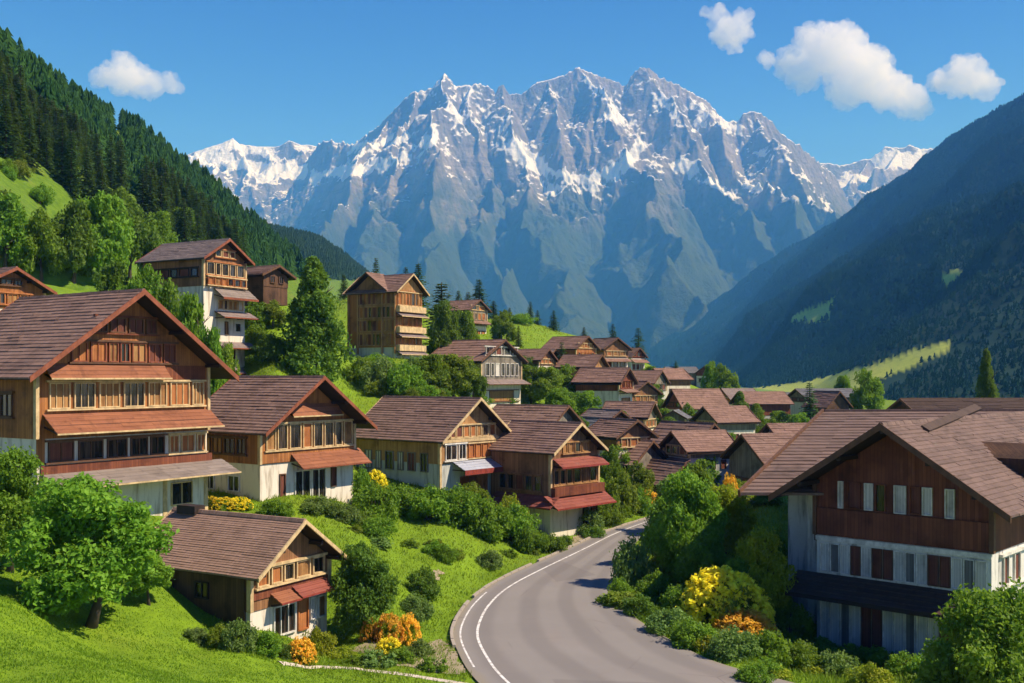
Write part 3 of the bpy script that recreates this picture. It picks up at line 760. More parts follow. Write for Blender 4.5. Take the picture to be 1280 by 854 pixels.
def conifer(seed, whorls=26, nb=10, sprays=7, lean=.5):
    """unit spruce: height 1, base half-width about .2"""
    g = np.random.default_rng(seed); V = []
    for w in range(whorls):
        h = .06 + .92 * (w / whorls) ** .92; L = .215 * (1 - h) ** .8 * (.8 + .35 * g.random()) + .012
        k = max(5, int(nb * (1 - h * .45))); a0 = g.random() * 6.28
        for j in range(k):
            a = a0 + 6.283 * j / k + g.normal() * .22; l = L * (.72 + .45 * g.random()); dr = -.42 + .65 * h
            u = np.array([math.cos(a), math.sin(a), 0]); s = np.array([-u[1], u[0], 0])
            for q in range(sprays):
                t = (q + .6) / sprays; c = np.array([0, 0, h]) + u * l * t + np.array([0, 0, l * (dr * t - .25 * t * t) + g.normal() * .004])
                ln = (.026 + .05 * l / .2) * (1.15 - .6 * t); sd = (1 if q % 2 else -1)
                d1 = u * (.75) + s * sd * (.55 + .3 * g.random()) + np.array([0, 0, -.30 + g.normal() * .22]); d1 /= np.linalg.norm(d1)
                wv = np.cross(d1, np.array([0, 0, 1.]) + g.normal(size=3) * .35); wv /= np.linalg.norm(wv)
                V += [c - wv * ln * .10, c + d1 * ln * .45 - wv * ln * .36, c + d1 * ln, c + d1 * ln * .45 + wv * ln * .36]
    V = np.array(V); return V, np.arange(len(V)).reshape(-1, 4)

def lod_conifer(seed, layers, spikes, hw=.2):
    """cheap spruce of drooping toothed skirts"""
    g = np.random.default_rng(seed); V = []; Fc = []
    for L in range(layers):
        h1 = .05 + .95 * L / layers; top = min(1.0, h1 + 1.9 / layers); r = hw * (1 - h1) ** .85 + .012
        b = len(V); V.append((0, 0, top)); a0 = g.random() * 6.28
        for k in range(2 * spikes):
            a = a0 + 6.283 * k / (2 * spikes); rr = r * (1.0 + .25 * g.normal() if k % 2 == 0 else .52); z = h1 - (.018 if k % 2 == 0 else -.03) + .012 * g.normal()
            V.append((math.cos(a) * rr, math.sin(a) * rr, z))
        for k in range(2 * spikes): Fc.append((b, b + 1 + k, b + 1 + (k + 1) % (2 * spikes)))
    return np.array(V), np.array(Fc)

def scatter(name, templ, pos, hgt, wid, mat, tint, chunk=None):
    """one mesh holding many copies of a template (a wood nobody could count)"""
    tv, tf = templ; n = len(pos); a = rng.random(n) * 6.283; c, s = np.cos(a), np.sin(a)
    x = (tv[None, :, 0] * c[:, None] - tv[None, :, 1] * s[:, None]) * wid[:, None]; y = (tv[None, :, 0] * s[:, None] + tv[None, :, 1] * c[:, None]) * wid[:, None]
    z = tv[None, :, 2] * hgt[:, None]
    lean = rng.normal(size=(n, 2)) * .03
    V = np.stack([x + pos[:, :1] + lean[:, :1] * z, y + pos[:, 1:2] + lean[:, 1:] * z, z + pos[:, 2:3]], -1).reshape(-1, 3)
    Fc = (tf[None] + (np.arange(n) * len(tv))[:, None, None]).reshape(-1, tf.shape[1])
    return np_mesh(name, V, Fc, mat, False, {'tint': np.repeat(tint, len(tv))})

def to_px(x, y, z): return CX + F * x / y, HY - F * z / y

# --- the wood on the hill on the left: open meadows are left clear of trees
clear_l = [[(-60, 190), (30, 205), (62, 232), (84, 244), (80, 262), (40, 290), (30, 350), (-60, 350)],
           [(124, 168), (140, 164), (178, 186), (176, 196), (150, 194), (126, 180)], [(133, 196), (147, 190), (146, 210), (136, 214)],
           [(40, 345), (160, 350), (170, 372), (60, 368)], [(60, 300), (110, 330), (110, 368), (40, 368)],
           [(100, 232), (135, 228), (140, 240), (110, 248)], [(300, 360), (470, 360), (470, 480), (290, 480)], [(150, 256), (180, 252), (182, 262), (152, 268)]]
n = 95000
yy = np.exp(rng.uniform(math.log(180), math.log(3200), n)); xx = rng.uniform(-400, -15, n)
keep = rng.random(n) < np.clip((yy / 900.0) ** 1.0, 0.06, 1.0) * 1.0
# uniform density per area: yy is log-distributed, so weight by yy
xx, yy = xx[keep], yy[keep]; zz = lefthill_z(xx, yy); gz = ground_z(xx, yy, False)
u, v = to_px(xx, yy, zz)
zz = np.maximum(zz, gz); u, v = to_px(xx, yy, zz)
ok = (u > -260) & (u < 470)
for poly in clear_l: ok &= ~inside(poly, u, v)
ok &= ~((u < 175) & (v > 215) & (yy < 420) & (rng.random(len(u)) < .75))
ok &= ~(v > np.interp(u, [-200, 0, 60, 130, 300, 460], [225, 225, 250, 300, 345, 352]))
xx, yy, zz = xx[ok], yy[ok], zz[ok]
size_px = F / yy
order = np.argsort(-size_px); xx, yy, zz = xx[order], yy[order], zz[order]
uu, vv = to_px(xx, yy, zz)
infr = (uu > -10) & (uu < 470)
near_i = np.nonzero(infr)[0][:240]; rest = np.ones(len(xx), bool); rest[near_i] = False
SPR = [np_mesh('spruce_crown', *conifer(s, 24, 10, 6), M['needle']) for s in (1, 2, 3)]
SPR_T = MB().tube([(0, 0, -.08), (0, 0, .3), (0, 0, .97)], [.022, .015, .003], 7).mesh('spruce_trunk', M['bark'])
def spruce(x, y, z, h, w, label, group=None, v=0, parts=True):
    e = empty('spruce_tree', (x, y, z), random.uniform(0, 6.28)); e.scale = (h * w, h * w, h)
    tag(e, label, 'tree', group)
    link('crown', SPR[v % 3], e); link('trunk', SPR_T, e); return e
for j, i in enumerate(near_i):
    spruce(xx[i], yy[i], zz[i] - .3, random.uniform(8.5, 14), random.uniform(.9, 1.25), 'dark green spruce of the dense wood on the mountain slope', 'spruces on the wooded slope above the village', j)
r_ = np.nonzero(rest)[0]
mid = r_[yy[r_] < 800]; far = r_[yy[r_] >= 800]
hh = lambda k: 8 + 6 * rng.random(len(k))
P = np.stack([xx, yy, zz - .4], 1)
a = hh(mid); b = hh(far)
link('forest', scatter('forest', lod_conifer(5, 10, 8), P[mid], a, a * rng.uniform(.95, 1.4, len(mid)), M['forest'], rng.random(len(mid)))); tag(bpy.data.objects['forest'], kind='stuff')
link('forest', scatter('forest', lod_conifer(6, 6, 5), P[far], b, b * rng.uniform(1.0, 1.5, len(far)), M['forest'], rng.random(len(far)))); tag(bpy.data.objects['forest.001'], kind='stuff')
print('left wood', len(near_i), len(mid), len(far))

# --- the hazy wood on the far hill to the right
clear_r = meadows + [[(925, 486), (1100, 474), (1130, 462), (1186, 440), (1186, 446), (1135, 474), (1105, 492), (1085, 525), (910, 525)]]
n = 120000
s0 = np.where(rng.random(n) < .25, rng.random(n) * .52, rng.random(n) ** .8) * (ns - 2); t0 = rng.random(n) * (nt_ - 2)
i0 = s0.astype(int); j0 = t0.astype(int); fs, ft_ = s0 - i0, t0 - j0
VR = V_rh.reshape(ns, nt_, 3)
PR = (VR[i0, j0] * ((1 - fs) * (1 - ft_))[:, None] + VR[i0 + 1, j0] * (fs * (1 - ft_))[:, None] + VR[i0, j0 + 1] * ((1 - fs) * ft_)[:, None] + VR[i0 + 1, j0 + 1] * (fs * ft_)[:, None])
u, v = to_px(PR[:, 0], PR[:, 1], PR[:, 2]); ok = (u > 740) & (u < 1560) & (PR[:, 2] > -18.5)
for poly in clear_r: ok &= ~inside(poly, u + rng.normal(size=n) * 2, v + rng.normal(size=n) * 1.2)
PR = PR[ok]; h = (10 + 5 * rng.random(len(PR))) * np.clip(PR[:, 1] / 2200, .42, 1.0)
patch = np.clip(.5 + fbm(PR[:, 0] / 160, PR[:, 1] / 160, 3, 77) * .8 + rng.normal(size=len(PR)) * .15, 0, 1)
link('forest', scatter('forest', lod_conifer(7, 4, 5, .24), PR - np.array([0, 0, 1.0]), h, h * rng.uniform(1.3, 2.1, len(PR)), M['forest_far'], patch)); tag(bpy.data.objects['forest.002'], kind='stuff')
print('right wood', len(PR))
# ------------------------------------------------------------------ houses
def roof_side(b, sgn, hw, t, hr, y0, y1, nc, jit=.018, lip=.06, seg=1.6, s0=0.0, s1=1.0, x0=0.0, swl=0.0):
    """stepped tile courses of one roof slope, falling from the ridge (s=0) to the eave (s=1)"""
    for i in range(nc):
        a = s0 + (s1 - s0) * i / nc; c = s0 + (s1 - s0) * (i + 1) / nc + .012
        y = y0
        while y < y1 - .01:
            ye = min(y1, y + seg * random.uniform(.6, 1.5)); ye = y1 if y1 - ye < .4 else ye
            j = random.uniform(-jit, jit); k = random.uniform(-jit, jit) * .8
            xa, xc = x0 + sgn * a * hw, x0 + sgn * (c * hw + k)
            sw = lambda s_: swl * math.sin(math.pi * s_)
            za, zc = hr - a * hw * t + .04 + j * .4 - sw(a), hr - c * hw * t + .04 + lip + j - sw(c)
            p = [(xa, y, za - .05), (xc, y, zc - .09), (xc, ye, zc - .09), (xa, ye, za - .05), (xa, y, za), (xc, y, zc), (xc, ye, zc), (xa, ye, za)]
            if sgn < 0: p = [p[3], p[2], p[1], p[0], p[7], p[6], p[5], p[4]]
            b.hexa(p); y = ye

def gable_roof(root, hw, t, hr, y0, y1, mats, nc=16, barge=.26, bargemat='rust_wood', rear=True, jit=.018, ridge=True, swl=0.0, lip=.06):
    b = MB(); th = .10; sk = max(0, swl) * 1.05 + (.05 if jit > .02 else .0)
    for s in (-1, 1):
        roof_side(b, s, hw, t, hr, y0, y1, nc, jit, lip, swl=swl)
    r = b.build('roof', M[mats], root)
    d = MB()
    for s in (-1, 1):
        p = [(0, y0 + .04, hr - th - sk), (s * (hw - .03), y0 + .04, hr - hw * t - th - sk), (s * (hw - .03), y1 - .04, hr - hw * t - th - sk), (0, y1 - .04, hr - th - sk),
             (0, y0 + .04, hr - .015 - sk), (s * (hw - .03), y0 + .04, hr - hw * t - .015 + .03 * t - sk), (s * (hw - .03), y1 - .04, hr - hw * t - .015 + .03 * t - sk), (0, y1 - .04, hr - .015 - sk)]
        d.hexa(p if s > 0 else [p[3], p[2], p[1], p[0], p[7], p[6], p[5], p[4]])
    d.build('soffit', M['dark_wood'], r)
    if ridge:
        q = MB(); y = y0 + .02
        while y < y1 - .05:
            e = min(y1 - .02, y + .45); j = random.uniform(-.012, .012)
            q.prism([(-.16, hr - .02 + j), (.16, hr - .02 + j), (.07, hr + .14 + j), (-.07, hr + .14 + j)], y, e - .012); y = e
        q.build('ridge_cap', M[mats], r)
    for yy_, on in ((y0, True), (y1, rear)):
        if not on: continue
        for s in (-1, 1):
            g = MB(); f = -1 if yy_ == y0 else 1
            ya, yb = sorted((yy_ - f * .012, yy_ + f * .07))
            x1 = hw + .05; zt = .10
            pr = [(0, hr + zt), (0, hr + zt - barge), (s * x1, hr - x1 * t + zt - barge), (s * x1, hr - x1 * t + zt)]
            g.prism(pr if s < 0 else pr[::-1], ya, yb); g.build('bargeboard', M[bargemat], root)
    return r

def window(root, x0, x1, z0, z1, y, frame='cream', fill='glass', mull=1, fw=.07, out=.10, d='front', bars=0, name='window'):
    """framed window, its pane a piece of its own. d: which wall it sits in (front: y const; side: x const)"""
    f = MB(); p = MB(); s = -1
    def bx(b, a0, a1, o0, o1, c0, c1):
        if d == 'front': b.box(a0, a1, y - o1, y - o0, c0, c1)
        elif d == 'west': b.box(y - o1, y - o0, a0, a1, c0, c1)
        else: b.box(y + o0, y + o1, a0, a1, c0, c1)
    bx(f, x0, x0 + fw, -.05, out, z0, z1); bx(f, x1 - fw, x1, -.05, out, z0, z1)
    bx(f, x0 + fw, x1 - fw, -.05, out - .004, z1 - fw, z1); bx(f, x0 + fw, x1 - fw, -.05, out + .03, z0, z0 + fw)
    for k in range(mull):
        m = x0 + (x1 - x0) * (k + 1) / (mull + 1); bx(f, m - fw * .32, m + fw * .32, -.05, out - .03, z0 + fw, z1 - fw)
    for k in range(bars):
        m = z0 + (z1 - z0) * (k + 1) / (bars + 1); bx(f, x0 + fw, x1 - fw, -.05, out - .04, m - fw * .25, m + fw * .25)
    o = f.build(name, M[frame], root)
    bx(p, x0 + fw * .8, x1 - fw * .8, -.04, .012, z0 + fw * .8, z1 - fw * .8); p.build('pane' if fill in ('glass', 'curtain') else 'shutter', M[fill], o)
    return o

def win_row(root, xa, xb, z0, z1, n, y=0, frame='cream', fills=('glass', 'glass', 'curtain', 'shut_orange'), beams=True, gaps=.16, d='front', mull=1, seed=0, beam_mat=None, out=.10, uneven=.25):
    g = random.Random(seed); w = [1 + g.uniform(-uneven, uneven) for _ in range(n)]; tot = sum(w); x = xa
    for i in range(n):
        e = x + (xb - xa) * w[i] / tot; gp = gaps * (e - x)
        window(root, x + gp / 2, e - gp / 2, z0 + .06, z1 - .05, y, frame, g.choice(fills), mull if (e - x) > .7 else 0, d=d, out=out)
        x = e
    if beams:
        b = MB()
        for (c0, c1, o) in ((z0 - .05, z0 + .045, .17), (z1 - .035, z1 + .08, .16)):
            if d == 'front': b.box(xa - .06, xb + .06, y - o, y + .03, c0, c1)
            elif d == 'west': b.box(y - o, y + .03, xa - .06, xb + .06, c0, c1)
            else: b.box(y - .03, y + o, xa - .06, xb + .06, c0, c1)
        b.build('window_beam', M[beam_mat or frame], root)

def pent(root, xa, xb, zw, zl, out, mat='pent_rust', fascia='cream', y=0, nc=5, fh=.09, d='front', name='pent_roof', wrap=False, trim=True):
    """a lean-to strip of roof over a storey, tiles stepping down from the wall to its lip"""
    b = MB(); sl = (zw - zl) / out
    def T(u, o, z): return (u, y - o, z) if d == 'front' else ((y - o, u, z) if d == 'west' else (y + o, u, z))
    for i in range(nc):
        o0 = out * i / nc; o1 = out * (i + 1) / nc + .015; u = xa
        while u < xb - .01:
            e = min(xb, u + random.uniform(.8, 1.7)); e = xb if xb - e < .35 else e; j = random.uniform(-.012, .012)
            za, zb = zw - sl * o0 + j * .5, zw - sl * o1 + .045 + j
            p = [T(u, o1, zb - .08), T(e, o1, zb - .08), T(e, o0, za - .07), T(u, o0, za - .07), T(u, o1, zb), T(e, o1, zb), T(e, o0, za), T(u, o0, za)]
            if d == 'west': p = [p[1], p[0], p[3], p[2], p[5], p[4], p[7], p[6]]
            b.hexa(p); u = e
    r = b.build(name, M[mat], root)
    c = MB()
    if trim:
        o1 = out + .025; zb = zl + .03
        p = [T(xa - .02, o1 + .04, zb - fh), T(xb + .02, o1 + .04, zb - fh), T(xb + .02, o1, zb - fh), T(xa - .02, o1, zb - fh), T(xa - .02, o1 + .04, zb), T(xb + .02, o1 + .04, zb), T(xb + .02, o1, zb), T(xa - .02, o1, zb)]
        c.hexa(p if d != 'west' else [p[1], p[0], p[3], p[2], p[5], p[4], p[7], p[6]])
        c.build('lip_board', M[fascia], r)
    n = max(2, int((xb - xa) / 1.3))
    for i in range(n + 1):
        k = MB(); u = xa + .12 + (xb - xa - .24) * i / n
        k.beam(T(u, .02, zw - .62 - .1 * (out > 1)), T(u, out * .93, zl + (zw - zl) * .06 - .07), .08, .09, (0.01, 0, 1)); k.beam(T(u, .0, zw - .12), T(u, out * .97, zl - .03), .07, .07, (.01, 0, 1))
        k.build('bracket', M['dark_wood'], r)
    return r

def panel(root, name, mat, xa, xb, z0, z1, out=.05, y=0, d='front'):
    b = MB()
    if d == 'front': b.box(xa, xb, y - out, y + .03, z0, z1)
    elif d == 'west': b.box(y - out, y + .03, xa, xb, z0, z1)
    else: b.box(y - .03, y + out, xa, xb, z0, z1)
    return b.build(name, M[mat], root)

def house(label, loc, rz, W, hr, t, os_, of, Lb, zp, plaster='plaster', timber='timber_orange', roof='roof_brown', nc=16, barge='rust_wood', deep=4.0, ob=.5,
          corner='cream', purlins=True, jit=.018, swl=0.0, name='chalet', cat='chalet', bargeh=.26, group=None):
    """base: plastered storeys up to zp, timber above, tiled gable roof. Origin at the foot of the gable front (-y)."""
    e = tag(empty(name, loc, R(rz)), label, cat, group); he = hr - W / 2 * t; L = Lb - ob; h = W / 2
    MB().box(-h, h, 0, L, -deep, zp).build('plaster_wall', M[plaster], e)
    q = .05
    sk = .16 + max(0, swl) * 1.05; MB().prism([(-h - q, zp + .002), (h + q, zp + .002), (h + q, he - sk), (0, hr - sk - q * t), (-h - q, he - sk)], -q, L + q).build('timber_wall', M[timber], e)
    gable_roof(e, h + os_, t, hr, -of, Lb, roof, nc, bargeh, barge, jit=jit, swl=swl, lip=.032 if roof == 'roof_fine' else .06)
    if corner:
        for s in (-1, 1):
            MB().box(s * h - .10 + s * .05, s * h + .10 + s * .05, -.17, .08, zp + .01, he - .2).build('corner_post', M[corner], e)
    if purlins:
        for x in (-h * .98, -h * .5, 0, h * .5, h * .98):
            z = hr - abs(x) * t - .26; MB().box(x - .08, x + .08, -of + .10, .05, z - .10, z + .08).build('purlin', M['dark_wood'], e)
    e['_'] = 0; del e['_']
    return e

# --- the big chalet by the lawn
H1 = house('big orange-brown timber chalet with two long pent roofs, standing above the lawn tree', (-22.45, 60.88, -7.32), 57.2, 11.61, 12.24, .71, 1.27, 1.42, 10.9, 3.9, 'plaster', 'timber_orange', nc=24, barge='rust_wood', bargeh=.32)
h = 11.61 / 2
win_row(H1, -2.3, 2.0, 9.75, 10.75, 4, -.06, 'brown_wood', ('glass', 'curtain', 'glass', 'shut_red'), seed=1, beam_mat='timber_red')
win_row(H1, -3.9, 3.4, 8.05, 9.3, 7, -.06, 'rust_wood', ('glass', 'curtain', 'shut_orange', 'shut_red'), seed=2, beam_mat='brown_wood', mull=1)
pent(H1, -h + .35, h * .42, 8.02, 7.18, .75, 'pent_rust', 'cream', -.05, 4)
panel(H1, 'board_panel', 'timber_red', h * .44, h - .2, 7.1, 7.95, .04, -.05)
win_row(H1, -h + .55, h - .25, 5.45, 7.0, 7, -.06, 'cream', ('curtain', 'glass', 'shut_orange', 'curtain', 'glass'), seed=5, mull=2)
pent(H1, -h + .3, h + .15, 5.25, 4.2, 1.35, 'pent_rust', 'cream', -.05, 5)
win_row(H1, -h + .5, h * .45, 2.55, 3.75, 5, -.02, 'brown_wood', ('glass', 'glass', 'glass', 'shut_red'), seed=6)
win_row(H1, h * .48, h - .1, 2.55, 3.75, 3, -.02, 'cream', ('shut_orange', 'curtain'), seed=8)
panel(H1, 'board_panel', 'timber_red', -h + .2, h + .35, 1.95, 2.45, .10)
pent(H1, -h + .2, h + 1.2, 2.0, 1.25, 1.75, 'pent_grey', 'cream', 0, 5)
panel(H1, 'corner_post', 'cream', h - .22, h + .06, -2, 1.2, .06); panel(H1, 'corner_post', 'cream', h * .42, h * .42 + .3, -2, 1.2, .05)
window(H1, h * .52, h * .80, -.6, .8, 0, 'cream', 'glass')
panel(H1, 'board_panel', 'timber_orange', -h - .02, -h + .45, 2.5, 3.9, .05)
win_row(H1, 2.0, 8.5, 5.0, 6.4, 5, -h - .05, 'brown_wood', ('glass', 'glass', 'shut_red'), d='west', seed=4)
win_row(H1, 1.5, 8.5, 1.6, 2.9, 4, -h, 'white_wood', ('glass', 'curtain'), d='west', seed=9, beams=False)

# --- the second chalet, with flower bed
H2 = house('chalet with rust pent roof over dark double doors, beside the yellow flower bed', (-14.3, 73.2, -8.29), 55.0, 8.9, 8.19, .70, .85, 1.55, 7.9, 2.35, 'plaster', 'timber_orange', nc=20)
h = 4.45
pent(H2, -h * .45, h * .62, 6.35, 5.5, .55, 'pent_rust', 'cream', -.05, 3)
win_row(H2, -h + .35, h - .12, 3.2, 5.05, 8, -.06, 'cream', ('glass', 'glass', 'glass', 'shut_orange', 'curtain'), seed=11, mull=0)
panel(H2, 'board_panel', 'timber_orange', -h + .05, h - .02, 2.4, 3.1, .07, -.05)
pent(H2, -h * .40, h + .55, 2.95, 1.95, 1.25, 'pent_rust', 'rust_wood', -.05, 5)
for a, b_ in ((-.22, .02), (.04, .26)):
    window(H2, h * a * 1.4, h * b_ * 1.4, -.6, 1.7, 0, 'white_wood', 'glass', 1, name='door')
window(H2, h * .48, h * .60, .3, 1.7, 0, 'brown_wood', 'shut_red', 0); window(H2, -h * .62, -h * .5, -.3, 1.6, 0, 'brown_wood', 'shut_red', 0)
win_row(H2, 1.2, 6.2, 2.9, 4.1, 4, -h - .05, 'brown_wood', ('glass', 'curtain'), d='west', seed=3); window(H2, 2, 3.2, .4, 1.5, -h, 'white_wood', 'glass', d='west'); window(H2, 4.6, 5.6, .4, 1.5, -h, 'white_wood', 'glass', d='west')

# --- the third chalet: half-timbered gable, blue-grey pent roof with red edge
H3 = house('half-timbered chalet whose bluish pent roof has a thick red edge', (-3.35, 88.9, -9.59), 50.5, 8.2, 7.65, .74, .62, .95, 11.0, 2.3, 'plaster_grey', 'timber_gold', nc=18, barge='cream', bargeh=.24)
h = 4.1
win_row(H3, -h * .72, h * .72, 4.35, 5.45, 7, -.06, 'cream', ('shut_orange', 'shut_red', 'curtain', 'glass'), seed=21, mull=0, out=.07)
panel(H3, 'board_panel', 'cream', -h, h, 4.02, 4.28, .16, -.05)
win_row(H3, -h + .45, -h * .22, 2.5, 3.9, 2, -.06, 'white_wood', ('glass',), seed=22)
win_row(H3, -h * .18, h - .1, 2.55, 3.85, 6, -.06, 'orange_wood', ('glass', 'shut_orange', 'shut_orange', 'glass'), seed=23, mull=0, beam_mat='cream')
pent(H3, -h * .66, h + .45, 2.45, 1.75, 1.5, 'pent_blue', 'red_paint', -.05, 4, .42)
window(H3, -h * .4, h * .1, -1.2, 1.1, 0, 'rust_wood', 'shut_red', 1, name='door'); window(H3, h * .12, h * .45, -1.2, 1.1, 0, 'orange_wood', 'shut_orange', 1, name='door')
panel(H3, 'corner_post', 'cream', -h - .02, -h + .2, -2.5, 2.3, .06)
win_row(H3, 1.0, 9.2, 1.5, 3.2, 6, -h - .05, 'timber_grey', ('glass', 'shut_red', 'shut_white', 'shut_white'), d='west', seed=24, beams=False, gaps=.4)

# --- the fourth, tall narrow one by the road
H4 = house('tall narrow chalet with two bright red pent roofs at the bend of the road', (5.3, 88.3, -12.9), 47.5, 6.3, 8.86, .66, .45, .8, 7.2, 2.15, 'plaster', 'timber_brown', nc=13, barge='cream', bargeh=.24)
h = 3.15
win_row(H4, -h * .55, h * .6, 6.35, 7.3, 4, -.06, 'timber_gold', ('curtain', 'shut_orange', 'glass'), seed=31, mull=0)
pent(H4, -h * .92, h + .25, 6.0, 5.35, 1.0, 'pent_red', 'red_paint', -.05, 3, .16)
win_row(H4, -h + .25, h - .15, 3.75, 5.1, 6, -.06, 'timber_gold', ('glass', 'shut_orange', 'glass', 'curtain'), seed=32, mull=0)
panel(H4, 'balcony_front', 'timber_red', -h - .1, h + .3, 2.9, 3.65, .55, -.05)
pent(H4, -h - .9, h + .7, 3.0, 2.05, 1.45, 'pent_red', 'red_paint', -.05, 5, .14)
pent(H4, -1.0, 6.0, 2.95, 2.1, 1.15, 'pent_red', 'red_paint', -h - .05, 4, .14, d='west')
win_row(H4, .8, 5.8, 3.2, 4.6, 5, -h - .05, 'timber_brown', ('shut_red', 'shut_orange', 'glass'), d='west', seed=33, mull=0)
window(H4, h * .35, h * .55, -.4, 1.6, 0, 'dark_wood', 'glass', 0); window(H4, h * .7, h * .98, -1.0, 1.7, 0, 'dark_wood', 'shut_red', 0, name='door')

# --- the little chalet below
H6 = house('small chalet with shingled roof between the lawn tree and the orange bush', (-10.7, 50.2, -11.63), 60.0, 5.4, 4.66, .71, .45, .95, 8.0, .75, 'plaster', 'timber_brown', 'roof_fine', nc=26, barge='cream', jit=.008, bargeh=.2)
h = 2.7
win_row(H6, -h + .25, h - .25, 1.75, 2.7, 5, -.06, 'cream', ('curtain', 'glass', 'shut_orange', 'glass'), seed=41, mull=0)
panel(H6, 'board_panel', 'timber_red', -h + .05, h - .02, 1.25, 1.62, .06, -.05)
pent(H6, -h * .55, -h * .05, 1.42, .98, .75, 'pent_rust', 'red_paint', -.05, 3, .08); pent(H6, h * .0, h * .9, 1.5, 1.02, .7, 'pent_red', 'red_paint', -.05, 3, .08)
window(H6, -h * .45, h * .12, -.75, .7, 0, 'white_wood', 'glass', 2, name='door'); window(H6, h * .18, h * .46, -.8, .72, 0, 'orange_wood', 'shut_orange', 0, name='door')
win_row(H6, h * .5, h - .06, -.5, .72, 2, 0, 'white_wood', ('shut_white', 'curtain'), seed=43, mull=0, beams=False)
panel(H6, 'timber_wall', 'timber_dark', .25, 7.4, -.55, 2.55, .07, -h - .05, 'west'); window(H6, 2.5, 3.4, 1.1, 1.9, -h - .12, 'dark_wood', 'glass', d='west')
MB().box(-.35, .35, 6.1, 7.4, 4.55, 4.98).build('ridge_vent', M['dark_wood'], H6)

# --- the high stepped chalet on the slope
H5 = house('high pale chalet stepping down the slope in four pent roofs above the big chalet', (-28.31, 102.43, 3.47), 61.3, 5.6, 9.91, .62, .62, .72, 8.6, 5.2, 'plaster', 'timber_brown', 'roof_grey', nc=14, barge='rust_wood', deep=7.5)
h = 2.8
win_row(H5, -h * .5, h * .5, 8.1, 8.9, 3, -.06, 'cream', ('glass', 'shut_red'), seed=51, mull=0, beam_mat='orange_wood')
win_row(H5, -h + .2, h - .1, 6.3, 7.6, 5, -.06, 'cream', ('glass', 'glass', 'curtain'), seed=52, mull=0, beam_mat='orange_wood')
win_row(H5, -h + .2, h - .1, 5.3, 6.15, 6, -.3, 'orange_wood', ('glass', 'curtain', 'shut_orange'), seed=53, mull=0, beam_mat='cream')
pent(H5, -h * .55, h + .5, 5.15, 4.15, 1.3, 'pent_grey', 'rust_wood', -.05, 4, .22)
win_row(H5, -h * .35, h - .2, 3.0, 4.05, 5, 0, 'cream', ('glass', 'curtain', 'shut_white'), seed=54, mull=0, beams=False)
for zw in (2.9, -.1, -2.6): pent(H5, -h * .5, h + .6, zw, zw - .65, 1.35, 'roof_grey', 'rust_wood', 0, 3, .12)
window(H5, h * .0, h * .16, .6, 1.9, 0, 'brown_wood', 'curtain', 0); window(H5, h * .5, h * .8, .9, 1.8, 0, 'white_wood', 'glass', 0); window(H5, h * .2, h * .5, -2.0, -.9, 0, 'brown_wood', 'glass', 0)
win_row(H5, .6, 7.5, 6.1, 7.0, 5, -h - .05, 'dark_wood', ('glass', 'shut_red'), d='west', seed=55, mull=0)

# --- dark shingled annex just behind it
HA = house('low dark house with sagging brown roof tucked behind the high stepped chalet', (-25.6, 112.6, 9.3), 58.0, 3.6, 2.6, .46, .7, .6, 4.8, .3, 'timber_dark', 'timber_dark', 'roof_brown', nc=8, barge='brown_wood', deep=1.6, corner=None, swl=.12)
window(HA, -.9, -.2, .7, 1.5, -.05, 'brown_wood', 'glass'); window(HA, .4, 1.1, .7, 1.5, -.05, 'brown_wood', 'glass')

# --- gable peeping over the big chalet's roof
H0 = house('chalet whose gable just shows above the big chalet roof at the forest foot', (-41.83, 86.74, 3.6), 62.1, 6.3, 5.35, .48, .68, .84, 8.0, 2.0, 'plaster', 'timber_orange', nc=13)
win_row(H0, -2.6, 2.6, 2.3, 3.3, 5, -.06, 'orange_wood', ('glass', 'curtain', 'shut_orange'), seed=61); win_row(H0, -1.1, 1.1, 3.9, 4.5, 2, -.06, 'brown_wood', ('glass',), seed=62)

# --- the lattice tower house with two gables
H7 = tag(empty('tower_house', (-13.1, 132.5, 2.6), R(59)), 'tall square house of golden timber lattice with two gables on the hill', 'house')
W7, L7, he7 = 5.4, 7.6, 8.2; h = W7 / 2
MB().box(-h, h, 0, L7, -3, 1.0).build('plaster_wall', M['plaster_grey'], H7)
MB().box(-h - .04, h + .04, -.04, L7 + .04, 1.004, he7).build('timber_wall', M['timber_orange'], H7)
MB().prism([(-h - .04, he7 + .004), (h + .04, he7 + .004), (0, he7 + 1.95)], -.04, L7 + .04).build('gable_wall', M['timber_gold'], H7)
gable_roof(H7, h + .7, .72, he7 + 2.1, -.7, L7 + .5, 'roof_brown', 10, .2, 'cream')
g2 = empty('gable_wing', (-h, 4.3, 0), R(-90)); g2.parent = H7
MB().prism([(-2.6, he7 + .01), (2.6, he7 + .01), (0, he7 + 1.95)], -.08, 3.0).build('gable_wall', M['timber_brown'], g2)
gable_roof(g2, 3.3, .72, he7 + 2.25, -.7, 3.0, 'roof_brown', 9, .2, 'brown_wood', rear=False)
MX = Matrix.Translation((-h, 4.3, 0)) @ Matrix.Rotation(R(-90), 4, 'Z')
def bake(o):
    for c in list(o.children):
        c.data.transform(MX); bake(c)
        if o is g2: c.parent = H7
bake(g2); bpy.data.objects.remove(g2)
for i, (z0, z1) in enumerate(((6.3, 8.0), (3.6, 5.2), (1.3, 2.9))):
    win_row(H7, -h + .15, h - .15, z0, z1, 7, -.05, 'timber_gold', ('curtain', 'glass', 'shut_orange'), seed=70 + i, mull=0, beam_mat='cream')
for zb_ in (5.45, 2.85, .55): panel(H7, 'balcony_front', 'cream', -h - .05, h + .2, zb_, zb_ + .75, .55, -.05)
for zw in (5.4, 2.8, .6): pent(H7, -h - .1, h + .3, zw, zw - .5, .9, 'roof_grey', 'cream', -.05, 3, .1)
